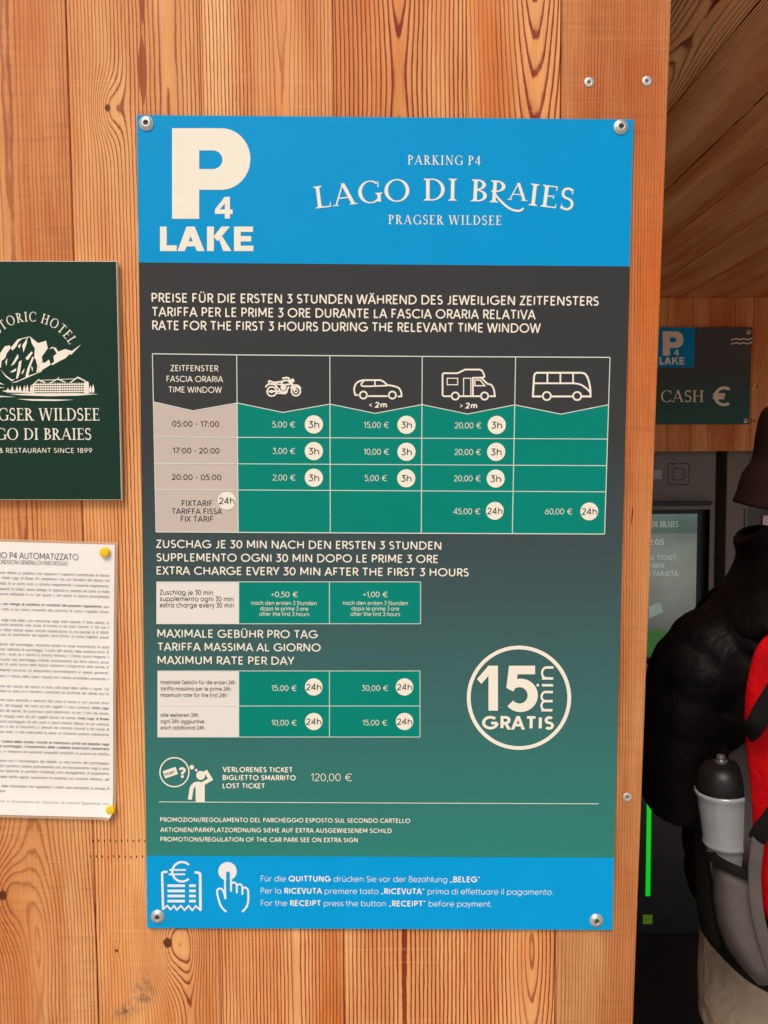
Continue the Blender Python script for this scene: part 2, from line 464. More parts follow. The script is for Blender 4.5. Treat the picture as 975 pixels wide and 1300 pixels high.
SANS = {
    'A': (0.80, [('d', 0, 0, 0.40, 1), ('d', 0.80, 0, 0.40, 1), ('l', [(0.15, 0.29), (0.65, 0.29)])], 'dd'),
    'B': (0.52, [('l', [(0.27, 0.52), (0, 0.52), (0, 1), (0.25, 1)] + arc(0.25, 0.76, 0.23, 0.24, 90, -90) + [(0.25, 0.52)]),
                 ('l', [(0, 0.52), (0, 0), (0.27, 0)] + arc(0.27, 0.26, 0.26, 0.26, -90, 90) + [(0.1, 0.52)])], 'so'),
    'C': (0.82, [('l', arc(0.5, 0.5, 0.5, 0.5, 46, 314))], 'ro'),
    'D': (0.76, [('l', [(0.3, 0), (0, 0), (0, 1), (0.27, 1)] + arc(0.27, 0.5, 0.49, 0.5, 90, -90) + [(0.2, 0)])], 'sr'),
    'E': (0.46, [('l', [(0.46, 1), (0, 1), (0, 0), (0.46, 0)]), ('l', [(0, 0.52), (0.40, 0.52)])], 'so'),
    'F': (0.44, [('l', [(0.44, 1), (0, 1), (0, 0)]), ('l', [(0, 0.5), (0.38, 0.5)])], 'so'),
    'G': (0.96, [('l', arc(0.5, 0.5, 0.5, 0.5, 46, 356)), ('l', [(1.0, 0.47), (0.56, 0.47)])], 'ro'),
    'H': (0.66, [('l', [(0, 0), (0, 1)]), ('l', [(0.66, 0), (0.66, 1)]), ('l', [(0, 0.52), (0.66, 0.52)])], 'ss'),
    'I': (0.0, [('l', [(0, 0), (0, 1)])], 'ss'),
    'J': (0.30, [('l', [(0.30, 1), (0.30, 0.24)] + arc(0.08, 0.24, 0.22, 0.24, 0, -110))], 'os'),
    'K': (0.56, [('l', [(0, 0), (0, 1)]), ('d', 0.0, 0.42, 0.52, 1), ('d', 0.56, 0, 0.16, 0.58)], 'sd'),
    'L': (0.42, [('l', [(0, 1), (0, 0), (0.42, 0)])], 'so'),
    'M': (0.82, [('l', [(0, 0), (0, 1)]), ('l', [(0.82, 0), (0.82, 1)]), ('d', 0.41, 0.28, 0, 1), ('d', 0.41, 0.28, 0.82, 1)], 'ss'),
    'N': (0.68, [('l', [(0, 0), (0, 1)]), ('l', [(0.68, 0), (0.68, 1)]), ('d', 0.68, 0, 0, 1)], 'ss'),
    'O': (1.0, [('o', arc(0.5, 0.5, 0.5, 0.5, 0, 360, 32)[:-1])], 'rr'),
    'P': (0.50, [('l', [(0, 0), (0, 1), (0.23, 1)] + arc(0.23, 0.72, 0.27, 0.28, 90, -90) + [(0, 0.44)])], 'so'),
    'Q': (1.0, [('o', arc(0.5, 0.5, 0.5, 0.5, 0, 360, 32)[:-1]), ('l', [(0.6, 0.3), (0.95, -0.03)])], 'rr'),
    'R': (0.54, [('l', [(0, 0), (0, 1), (0.24, 1)] + arc(0.24, 0.73, 0.27, 0.27, 90, -90) + [(0, 0.46)]), ('d', 0.54, 0, 0.20, 0.46)], 'sd'),
    'S': (0.50, [('l', arc(0.26, 0.755, 0.23, 0.245, 38, 270) + arc(0.25, 0.255, 0.25, 0.255, 90, -142)[1:])], 'oo'),
    'T': (0.62, [('l', [(0, 1), (0.62, 1)]), ('l', [(0.31, 0), (0.31, 1)])], 'tt'),
    'U': (0.62, [('l', [(0, 1), (0, 0.31)] + arc(0.31, 0.31, 0.31, 0.31, 180, 360) + [(0.62, 1)])], 'ss'),
    'V': (0.74, [('d', 0.37, 0, 0, 1), ('d', 0.37, 0, 0.74, 1)], 'dd'),
    'W': (1.16, [('d', 0.29, 0, 0, 1), ('d', 0.29, 0, 0.58, 1), ('d', 0.87, 0, 0.58, 1), ('d', 0.87, 0, 1.16, 1)], 'dd'),
    'X': (0.64, [('d', 0, 0, 0.62, 1), ('d', 0.64, 0, 0.02, 1)], 'dd'),
    'Y': (0.66, [('d', 0.33, 0.42, 0, 1), ('d', 0.33, 0.42, 0.66, 1), ('l', [(0.33, 0), (0.33, 0.45)])], 'dd'),
    'Z': (0.58, [('l', [(0.02, 1), (0.57, 1)]), ('l', [(0, 0), (0.58, 0)]), ('d', 0, 0, 0.57, 1)], 'tt'),
    '0': (0.58, [('o', arc(0.29, 0.5, 0.29, 0.5, 0, 360, 28)[:-1])], 'rr'),
    '1': (0.24, [('l', [(0, 0.80), (0.24, 1), (0.24, 0)])], 'os'),
    '2': (0.52, [('l', arc(0.26, 0.73, 0.25, 0.27, 165, -32) + [(0.0, 0.0), (0.53, 0.0)])], 'oo'),
    '3': (0.50, [('l', [(0.03, 1), (0.46, 1), (0.20, 0.62)]), ('l', [(0.14, 0.62)] + arc(0.2, 0.31, 0.30, 0.31, 90, -140))], 'oo'),
    '4': (0.58, [('l', [(0.44, 0), (0.44, 1), (0, 0.27), (0.60, 0.27)])], 'oo'),
    '5': (0.52, [('l', [(0.48, 1), (0.10, 1), (0.06, 0.55)]), ('l', arc(0.22, 0.32, 0.30, 0.32, 126, -140))], 'oo'),
    '6': (0.56, [('o', arc(0.28, 0.31, 0.28, 0.31, 0, 360, 24)[:-1]), ('l', [(0.40, 1), (0.04, 0.45)])], 'rr'),
    '7': (0.52, [('l', [(0, 1), (0.52, 1), (0.14, 0)])], 'oo'),
    '8': (0.54, [('o', arc(0.27, 0.27, 0.27, 0.27, 0, 360, 24)[:-1]), ('o', arc(0.27, 0.77, 0.21, 0.23, 0, 360, 20)[:-1])], 'rr'),
    '9': (0.56, [('o', arc(0.28, 0.69, 0.28, 0.31, 0, 360, 24)[:-1]), ('l', [(0.16, 0), (0.52, 0.55)])], 'rr'),
    '€': (0.78, [('l', arc(0.56, 0.5, 0.44, 0.5, 52, 308)), ('l', [(0, 0.60), (0.62, 0.60)]), ('l', [(0, 0.41), (0.58, 0.41)])], 'ro'),
    'a': (0.68, [('o', arc(_r * 0.98, _r, _r * 0.98, _r, 0, 360, 24)[:-1]), ('l', [(0.686, XH), (0.686, 0)])], 'rs'),
    'b': (0.68, [('o', arc(_r * 0.98, _r, _r * 0.98, _r, 0, 360, 24)[:-1]), ('l', [(0, 1.04), (0, 0)])], 'sr'),
    'c': (0.56, [('l', arc(_r, _r, _r, _r, 48, 312))], 'ro'),
    'd': (0.68, [('o', arc(_r * 0.98, _r, _r * 0.98, _r, 0, 360, 24)[:-1]), ('l', [(0.686, 1.04), (0.686, 0)])], 'rs'),
    'e': (0.68, [('l', [(0.02, _r * 0.98), (0.68, _r * 0.98)]), ('l', arc(_r * 0.97, _r, _r * 0.97, _r, -2, 318))], 'ro'),
    'f': (0.30, [('l', [(0.10, 0), (0.10, 0.82)] + arc(0.29, 0.82, 0.19, 0.22, 180, 85)), ('l', [(-0.06, XH), (0.29, XH)])], 'tt'),
    'g': (0.68, [('o', arc(_r * 0.98, _r, _r * 0.98, _r, 0, 360, 24)[:-1]), ('l', [(0.686, XH), (0.686, 0.02)] + arc(0.36, 0.02, 0.326, 0.30, 0, -150))], 'rs'),
    'h': (0.54, [('l', [(0, 0), (0, 1.04)]), ('l', [(0, 0.40)] + arc(0.27, 0.42, 0.27, 0.28, 175, 0) + [(0.54, 0)])], 'ss'),
    'i': (0.0, [('l', [(0, 0), (0, XH)]), ('c', 0, 0.95, 0.62)], 'ss'),
    'j': (0.06, [('l', [(0.06, XH), (0.06, -0.1)] + arc(-0.08, -0.1, 0.14, 0.18, 0, -90)), ('c', 0.06, 0.95, 0.62)], 'ss'),
    'k': (0.46, [('l', [(0, 0), (0, 1.04)]), ('d', 0.0, 0.26, 0.42, XH), ('d', 0.47, 0, 0.15, 0.40)], 'sd'),
    'l': (0.0, [('l', [(0, 0), (0, 1.04)])], 'ss'),
    'm': (0.90, [('l', [(0, 0), (0, XH)]), ('l', [(0, 0.42)] + arc(0.225, 0.46, 0.225, 0.24, 175, 0) + [(0.45, 0)]),
                 ('l', [(0.45, 0.42)] + arc(0.675, 0.46, 0.225, 0.24, 175, 0) + [(0.90, 0)])], 'ss'),
    'n': (0.54, [('l', [(0, 0), (0, XH)]), ('l', [(0, 0.40)] + arc(0.27, 0.42, 0.27, 0.28, 175, 0) + [(0.54, 0)])], 'ss'),
    'o': (0.70, [('o', arc(_r, _r, _r, _r, 0, 360, 24)[:-1])], 'rr'),
    'p': (0.68, [('o', arc(_r * 0.98, _r, _r * 0.98, _r, 0, 360, 24)[:-1]), ('l', [(0, XH), (0, -0.30)])], 'sr'),
    'q': (0.68, [('o', arc(_r * 0.98, _r, _r * 0.98, _r, 0, 360, 24)[:-1]), ('l', [(0.686, XH), (0.686, -0.30)])], 'rs'),
    'r': (0.32, [('l', [(0, 0), (0, XH)]), ('l', [(0, 0.40)] + arc(0.27, 0.42, 0.27, 0.28, 175, 75))], 'st'),
    's': (0.40, [('l', arc(0.20, 0.525, 0.18, 0.175, 35, 270) + arc(0.20, 0.175, 0.20, 0.175, 90, -145)[1:])], 'oo'),
    't': (0.34, [('l', [(0.12, 0.96), (0.12, 0.18)] + arc(0.30, 0.18, 0.18, 0.18, 180, 275)), ('l', [(-0.06, XH), (0.32, XH)])], 'tt'),
    'u': (0.54, [('l', [(0, XH), (0, 0.27)] + arc(0.27, 0.27, 0.27, 0.27, 180, 360) + [(0.54, XH)]), ('l', [(0.54, 0.3), (0.54, 0)])], 'ss'),
    'v': (0.56, [('d', 0.28, 0, 0, XH), ('d', 0.28, 0, 0.56, XH)], 'dd'),
    'w': (0.92, [('d', 0.23, 0, 0, XH), ('d', 0.23, 0, 0.46, XH), ('d', 0.69, 0, 0.46, XH), ('d', 0.69, 0, 0.92, XH)], 'dd'),
    'x': (0.50, [('d', 0, 0, 0.5, XH), ('d', 0.5, 0, 0, XH)], 'dd'),
    'y': (0.56, [('d', 0.28, 0.02, 0, XH), ('d', 0.15, -0.30, 0.56, XH)], 'dd'),
    'z': (0.46, [('l', [(0, XH), (0.45, XH)]), ('l', [(0, 0), (0.46, 0)]), ('d', 0, 0, 0.45, XH)], 'tt'),
    ':': (0.0, [('c', 0, 0.06, 0.6), ('c', 0, 0.62, 0.6)], 'ss'),
    '.': (0.0, [('c', 0, 0.0, 0.62)], 'ss'),
    ',': (0.06, [('l', [(0.06, 0.06), (0.0, -0.16)])], 'oo'),
    '-': (0.26, [('l', [(0, 0.45), (0.26, 0.45)])], 'oo'),
    '+': (0.44, [('l', [(0, 0.45), (0.44, 0.45)]), ('l', [(0.22, 0.23), (0.22, 0.67)])], 'oo'),
    '/': (0.40, [('d', 0.0, -0.10, 0.40, 1.06)], 'dd'),
    '<': (0.36, [('l', [(0.36, 0.72), (0.0, 0.44), (0.36, 0.16)])], 'oo'),
    '>': (0.36, [('l', [(0.0, 0.72), (0.36, 0.44), (0.0, 0.16)])], 'oo'),
    '„': (0.24, [('l', [(0.06, 0.06), (0.0, -0.14)]), ('l', [(0.24, 0.06), (0.18, -0.14)])], 'oo'),
    '“': (0.24, [('l', [(0.0, 0.84), (0.06, 1.02)]), ('l', [(0.18, 0.84), (0.24, 1.02)])], 'oo'),
    "'": (0.0, [('l', [(0, 0.78), (0, 1.02)])], 'oo'),
    '(': (0.16, [('l', arc(0.5, 0.42, 0.5, 0.66, 135, 225))], 'oo'),
    ')': (0.16, [('l', arc(-0.34, 0.42, 0.5, 0.66, 45, -45))], 'oo'),
    '?': (0.44, [('l', arc(0.22, 0.76, 0.22, 0.24, 170, -60) + [(0.22, 0.42), (0.22, 0.28)]), ('c', 0.22, 0.0, 0.66)], 'oo'),
    '&': (0.70, [('l', [(0.70, 0.0), (0.17, 0.68)]), ('l', arc(0.32, 0.80, 0.18, 0.20, 220, -50)), ('l', [(0.44, 0.65), (0.16, 0.50)]), ('l', arc(0.26, 0.26, 0.26, 0.26, 112, 310)), ('l', [(0.42, 0.06), (0.66, 0.44)])], 'ro'),
}
for base_, acc in (('A', 'Ä'), ('U', 'Ü'), ('u', 'ü'), ('O', 'Ö')):
    w_, st_, sb_ = SANS[base_]
    yy = 1.20 if base_.isupper() else 0.95
    SANS[acc] = (w_, st_ + [('c', w_ / 2 - 0.15, yy, 0.58), ('c', w_ / 2 + 0.15, yy, 0.58)], sb_)
SANS['È'] = (0.46, SANS['E'][1] + [('l', [(0.12, 1.28), (0.28, 1.14)])], 'so')
SANS['è'] = (0.68, SANS['e'][1] + [('l', [(0.22, 1.02), (0.40, 0.84)])], 'ro')
SB = {'s': 0.10, 'r': 0.055, 'd': 0.0, 'o': 0.045, 't': 0.02}


def ribbon_quads(pts, t, closed=False):
    """Constant-width band along a polyline, mitred; list of quads."""
    ded = []
    for q in pts:
        if not ded or hypot(q[0] - ded[-1][0], q[1] - ded[-1][1]) > 1e-6 * max(1.0, abs(t) * 1e3):
            ded.append(q)
    if closed and len(ded) > 2 and hypot(ded[0][0] - ded[-1][0], ded[0][1] - ded[-1][1]) < 1e-6:
        ded.pop()
    pts = ded
    n = len(pts)
    h = t / 2
    nor = []
    for i in range(n):
        a = pts[(i - 1) % n] if (closed or i > 0) else None
        c = pts[(i + 1) % n] if (closed or i < n - 1) else None
        b = pts[i]
        ds = []
        for p, q in ((a, b), (b, c)):
            if p is not None and q is not None:
                L = hypot(q[0] - p[0], q[1] - p[1]) or 1e-9
                ds.append((-(q[1] - p[1]) / L, (q[0] - p[0]) / L))
        if len(ds) == 2:
            mx, my = ds[0][0] + ds[1][0], ds[0][1] + ds[1][1]
            m2 = mx * mx + my * my
            k = 2.0 / m2 if m2 > 0.25 else 2.0 / 0.25 ** 0.5 / max(m2 ** 0.5, 0.2)
            nor.append((mx * k, my * k))
        else:
            nor.append(ds[0])
    out = []
    for i in range(n if closed else n - 1):
        j = (i + 1) % n
        p, q, a, b = pts[i], pts[j], nor[i], nor[j]
        out.append([(p[0] - a[0] * h, p[1] - a[1] * h), (q[0] - b[0] * h, q[1] - b[1] * h),
                    (q[0] + b[0] * h, q[1] + b[1] * h), (p[0] + a[0] * h, p[1] + a[1] * h)])
    return out


def ccw(p):
    s = sum(p[i][0] * p[(i + 1) % len(p)][1] - p[(i + 1) % len(p)][0] * p[i][1] for i in range(len(p)))
    return p if s > 0 else p[::-1]


def union2d(polys):
    """Union of many polygons -> (verts, tris) without overlapping faces."""
    V, Fc = [], []
    for p in polys:
        q = []
        for c in p:
            if not q or hypot(c[0] - q[-1][0], c[1] - q[-1][1]) > 1e-7:
                q.append(c)
        if len(q) < 3:
            continue
        q = ccw(q)
        Fc.append(list(range(len(V), len(V) + len(q))))
        V += [Vector(c) for c in q]
    r = delaunay_2d_cdt(V, [], Fc, 0, 1e-6)
    verts, faces, orig = r[0], r[2], r[5]
    return [tuple(v) for v in verts], [tuple(f) for f, o in zip(faces, orig) if o]


_cache = {}


def glyph(ch, t):
    key = (ch, round(t, 4))
    if key in _cache:
        return _cache[key]
    w, strokes, sb = SANS[ch]
    sx = lambda x: t / 2 + x * (1 - t * 0.55)
    sy = lambda y: t / 2 + y * (1 - t)
    polys = []
    for s in strokes:
        if s[0] in 'lo':
            polys += ribbon_quads([(sx(a), sy(b)) for a, b in s[1]], t, s[0] == 'o')
        elif s[0] == 'd':
            x0, y0, x1, y1 = sx(s[1]), sy(s[2]), sx(s[3]), sy(s[4])
            y0, y1 = (y0 - t / 2, y1 + t / 2)
            L = hypot(x1 - x0, y1 - y0)
            hw = t / 2 * L / abs(y1 - y0)
            polys.append([(x0 - hw, y0), (x0 + hw, y0), (x1 + hw, y1), (x1 - hw, y1)])
        elif s[0] == 'c':
            polys.append(arc(sx(s[1]), sy(s[2]) if s[2] > 0.01 else t * 0.62, t * s[3], t * s[3], 0, 360, 12)[:-1])
    v, f = union2d(polys)
    g = (v, f, sx(w) + t / 2, SB[sb[0]], SB[sb[1]])
    _cache[key] = g
    return g


# Serif capitals: stems, hairlines and bracket-like feet
TK, TH, SH = 0.135, 0.055, 0.045


def _stem(x, y0=0.0, y1=1.0, bot=True, top=True, t=TK, e=0.095):
    o = [[(x - t / 2, y0), (x + t / 2, y0), (x + t / 2, y1), (x - t / 2, y1)]]
    if bot:
        o += [[(x - t / 2 - e, y0), (x + t / 2 + e, y0), (x + t / 2 + e, y0 + SH * 0.7), (x + t / 2, y0 + SH * 2), (x - t / 2, y0 + SH * 2), (x - t / 2 - e, y0 + SH * 0.7)]]
    if top:
        o += [[(x - t / 2 - e, y1), (x - t / 2 - e, y1 - SH * 0.7), (x - t / 2, y1 - SH * 2), (x + t / 2, y1 - SH * 2), (x + t / 2 + e, y1 - SH * 0.7), (x + t / 2 + e, y1)]]
    return o


def _bar(x0, x1, y, t=TH):
    return [[(x0, y - t / 2), (x1, y - t / 2), (x1, y + t / 2), (x0, y + t / 2)]]


def _diag(x0, y0, x1, y1, t, feet=''):
    hw = t / 2 * hypot(x1 - x0, y1 - y0) / abs(y1 - y0)
    o = [[(x0 - hw, y0), (x0 + hw, y0), (x1 + hw, y1), (x1 - hw, y1)]]
    if 'b' in feet:
        o += [[(x0 - hw - 0.08, y0), (x0 + hw + 0.08, y0), (x0 + hw + 0.08, y0 + SH), (x0 - hw - 0.08, y0 + SH)]]
    if 't' in feet:
        o += [[(x1 - hw - 0.08, y1 - SH), (x1 + hw + 0.08, y1 - SH), (x1 + hw + 0.08, y1), (x1 - hw - 0.08, y1)]]
    return o


def _round(cx, cy, rx, ry, a0, a1, tx=TK, ty=TH, n=24):
    """Curved stroke thick at the sides, thin at top and bottom."""
    A = arc(cx, cy, rx, ry, a0, a1, n)
    B = arc(cx, cy, rx - tx, ry - ty, a0, a1, n)
    return [[A[i], A[i + 1], B[i + 1], B[i]] for i in range(n)]


def _tick(x, y0, y1, w=0.05):
    return [[(x - w, y0), (x, y0), (x, y1), (x - w * 0.3, y1)]]


SERIF = {
    'A': (0.86, _diag(0.08, 0, 0.43, 1, TH, 'b') + _diag(0.77, 0, 0.42, 1, TK, 'b') + _bar(0.18, 0.64, 0.34)),
    'B': (0.62, _stem(0.17) + _round(0.24, 0.765, 0.32, 0.235, 90, -90) + _round(0.24, 0.27, 0.38, 0.27, 90, -90) + _bar(0.1, 0.25, 0.973) + _bar(0.1, 0.25, 0.027) + _bar(0.1, 0.26, 0.53)),
    'C': (0.80, _round(0.47, 0.5, 0.46, 0.52, 48, 318) + _tick(0.80, 0.70, 0.98) + _tick(0.80, 0.04, 0.22, 0.03)),
    'D': (0.84, _stem(0.17) + _round(0.32, 0.5, 0.50, 0.5, 90, -90) + _bar(0.1, 0.34, 0.973) + _bar(0.1, 0.34, 0.027)),
    'E': (0.62, _stem(0.17) + _bar(0.15, 0.58, 0.973) + _bar(0.15, 0.60, 0.027) + _bar(0.15, 0.48, 0.52) + _tick(0.58, 0.80, 1.0) + _tick(0.61, 0.0, 0.22) + _tick(0.49, 0.42, 0.62, 0.04)),
    'G': (0.90, _round(0.48, 0.5, 0.47, 0.52, 48, 322) + _tick(0.81, 0.70, 0.98) + _stem(0.80, 0.03, 0.44, False, True, 0.12, 0.08)),
    'H': (0.86, _stem(0.16) + _stem(0.70) + _bar(0.2, 0.68, 0.52)),
    'I': (0.34, _stem(0.17)),
    'K': (0.80, _stem(0.17) + _diag(0.2, 0.46, 0.60, 1, TH, 't') + _diag(0.70, 0, 0.28, 0.58, TK, 'b')),
    'L': (0.60, _stem(0.17) + _bar(0.15, 0.58, 0.027) + _tick(0.60, 0.0, 0.24)),
    'N': (0.90, _stem(0.16, t=TH) + _stem(0.76, t=TH, bot=False) + _diag(0.76, 0, 0.14, 1, TK)),
    'O': (0.96, _round(0.48, 0.5, 0.48, 0.52, 0, 360, n=36)),
    'P': (0.62, _stem(0.17) + _round(0.25, 0.74, 0.35, 0.26, 90, -90) + _bar(0.1, 0.26, 0.973) + _bar(0.2, 0.26, 0.507)),
    'R': (0.76, _stem(0.17) + _round(0.24, 0.745, 0.34, 0.255, 90, -90) + _bar(0.1, 0.25, 0.973) + _bar(0.2, 0.3, 0.515) + _diag(0.68, 0, 0.32, 0.52, TK, 'b')),
    'S': (0.54, [q for q in ribbon_quads(arc(0.27, 0.75, 0.20, 0.225, 40, 270) + arc(0.27, 0.27, 0.22, 0.245, 90, -145)[1:], 0.10)] + _tick(0.46, 0.74, 0.98) + _tick(0.09, 0.02, 0.28, 0.04)),
    'T': (0.72, _stem(0.36, top=False) + _bar(0.03, 0.69, 0.973) + _tick(0.69, 0.78, 1.0, 0.045) + [[(0.03, 0.78), (0.075, 1.0), (0.03, 1.0)]]),
    'W': (1.22, _diag(0.33, 0, 0.10, 1, TK, 't') + _diag(0.33, 0, 0.62, 1, TH) + _diag(0.88, 0, 0.60, 1, TK, 't') + _diag(0.88, 0, 1.12, 1, TH, 't')),
    '4': (0.62, _diag(0.04, 0.27, 0.42, 0.96, TH) + _stem(0.43, 0, 0.98, False, False) + _bar(0.02, 0.60, 0.27, 0.07)),
}

SERIF['a'] = (0.70, [[(x * 0.82, 0.17 + y * 0.80) for x, y in q] for q in SERIF['A'][1]])      # small raised A over the swash
SERIF['r'] = (0.60, SERIF['R'][1][:-2])                                                          # R whose leg is drawn as a swash


def sglyph(ch):
    key = ('serif', ch)
    if key not in _cache:
        w, polys = SERIF[ch]
        v, f = union2d(polys)
        _cache[key] = (v, f, w, 0.03, 0.03)
    return _cache[key]


def layout(s, weight, bold=None, serif=False, track=0.0):
    """List of (glyph, x) with the ink width; '*' switches the bold pen on and off."""
    out, x, on, prev, pend = [], 0.0, False, None, False
    for ch in s:
        if ch == '*':
            on = not on
            continue
        if ch == ' ':
            x += (0.36 if not serif else 0.42) + track + (prev[4] if prev is not None else 0)
            pend = True
            prev = None
            continue
        g = sglyph(ch) if serif else glyph(ch, bold if on else weight)
        if prev is not None:
            x += prev[4] + g[3] + track
        elif pend:
            x += g[3]
        pend = False
        out.append((g, x))
        x += g[2]
        prev = g
    return out, x


class Flat:
    """Printed layer on a plate: collects 2D shapes in the plate's own metres."""
    def __init__(self):
        self.v, self.f = [], []

    def tris(self, v, f):
        b = len(self.v)
        self.v += v
        self.f += [tuple(i + b for i in t) for t in f]

    def polys(self, ps):
        self.tris(*union2d(ps))

    def ribbon(self, pts, t, closed=False):
        self.polys(ribbon_quads(pts, t, closed))

    def text(self, s, u0, u1, v0, cap, weight=0.13, bold=0.2, serif=False, track=0.0, ang=0.0, ysc=1.0):
        """Ink runs from u0 to u1 on baseline v0; ang turns the line about (u0, v0)."""
        gl, W = layout(s, weight, bold, serif, track)
        sx = (u1 - u0) / W
        ca, sa = cos(ang), sin(ang)
        for g, x in gl:
            vv = []
            for a, b in g[0]:
                p, q = (x + a) * sx, b * cap * ysc
                vv.append((u0 + p * ca - q * sa, v0 + p * sa + q * ca))
            self.tris(vv, g[1])

    def arc_text(self, s, cu, cv, R, half, cap, track=0.06, sx=1.0, serif=True, weight=0.13):
        """Text on an arc of radius R, centred on the circle centre's vertical; half is the half-angle."""
        gl, W = layout(s, weight, 0.2, serif, track)
        for g, x in gl:
            th = -half + 2 * half * (x + g[2] / 2) / W
            k = 2 * half * R / W * sx
            vv = []
            for a, b in g[0]:
                p, q = (a - g[2] / 2) * k, b * cap
                vv.append((cu + (R + q) * sin(th) + p * cos(th), cv + (R + q) * cos(th) - p * sin(th)))
            self.tris(vv, g[1])

    def make(self, name, mat, plate, parent, lift, kind=None, thick=0.0):
        """lift: metres in front of the plate's face."""
        me = bpy.data.meshes.new(name)
        me.from_pydata([(a, plate.face - lift, b) for a, b in self.v], [], self.f)
        me.update()
        o = link_mesh(name, me, mat, parent, False, False)
        o.matrix_parent_inverse = plate.inv_for(parent)
        return o


class Plate:
    """A flat sign in a plane y = const, turned by rot in that plane; (u, v) in metres from its centre."""
    def __init__(self, name, tl, tr, br, bl, y_face, y_back, label, cat, group=None):
        P = [at(*q, y_face) for q in (tl, tr, br, bl)]
        c = sum(P, Vector()) / 4
        e = ((P[1] - P[0]) + (P[2] - P[3])) / 2
        self.w = e.length
        self.h = (((P[0] - P[3]) + (P[1] - P[2])) / 2).length
        self.rot = atan2(e.z, e.x)
        self.c, self.yf, self.thick = c, y_face, y_back - y_face
        self.face = -self.thick
        self.root = empty(name, (c.x, y_back, c.z), label, cat, group, rot=(0, -self.rot, 0))

    def inv_for(self, parent):
        """Children live in the root's space even when they hang below another part."""
        return Matrix.Identity(4)

    def uv(self, px, py):
        p = at(px, py, self.yf) - self.c
        ca, sa = cos(self.rot), sin(self.rot)
        return (p.x * ca + p.z * sa, -p.x * sa + p.z * ca)

    def k(self, px):
        """Photo pixels -> metres on this plate."""
        return px * (DIST + self.yf) / F_PX

    def U(self, pts):
        return [self.uv(*p) for p in pts]

    def text(self, fl, s, x0, x1, ybase, cap, weight=0.13, **kw):
        a = self.uv(x0, ybase)
        b = self.uv(x1, ybase)
        fl.text(s, a[0], b[0], a[1], self.k(cap), weight, **kw)

    def slab(self, name, mat, parent=None, u0=None, u1=None, v0=None, v1=None, y0=None, y1=None, bevel=0.0008):
        bm = bmesh.new()
        add_box(bm, -self.w / 2 if u0 is None else u0, self.w / 2 if u1 is None else u1,
                self.face if y0 is None else y0, 0 if y1 is None else y1,
                -self.h / 2 if v0 is None else v0, self.h / 2 if v1 is None else v1, bevel=bevel)
        return from_bm(name, bm, mat, parent or self.root, False, False)
# ------------------------------------------------------------------ kiosk (setting)
D_BACK = 1.95                    # depth of the back wall behind the front boards (m)
Z_CEIL = EYE + (D_BACK + DIST) * 0.2103
Z_FASC = at(870, 573, D_BACK).z

gm = NT("ground_gravel")
gv, gx, gy, gz = gm.coords()
gn = gm.noise(gv, 90, 4, 0.7)
gm.bump(gn, 0.6, 0.01)
ground_mat = gm.out(gm.ramp(gn, [(0.25, lin(150, 144, 136)), (0.75, lin(206, 200, 190))]), 0.9)
bm = bmesh.new()
bm.faces.new([bm.verts.new(c) for c in ((-400, -400, 0), (400, -400, 0), (400, 400, 0), (-400, 400, 0))])
tag(from_bm("ground", bm, ground_mat), kind="structure")

kiosk = empty("parking_kiosk", (0.4, 0, 0), "timber parking kiosk of sawn larch boards with an open dim interior", "kiosk")

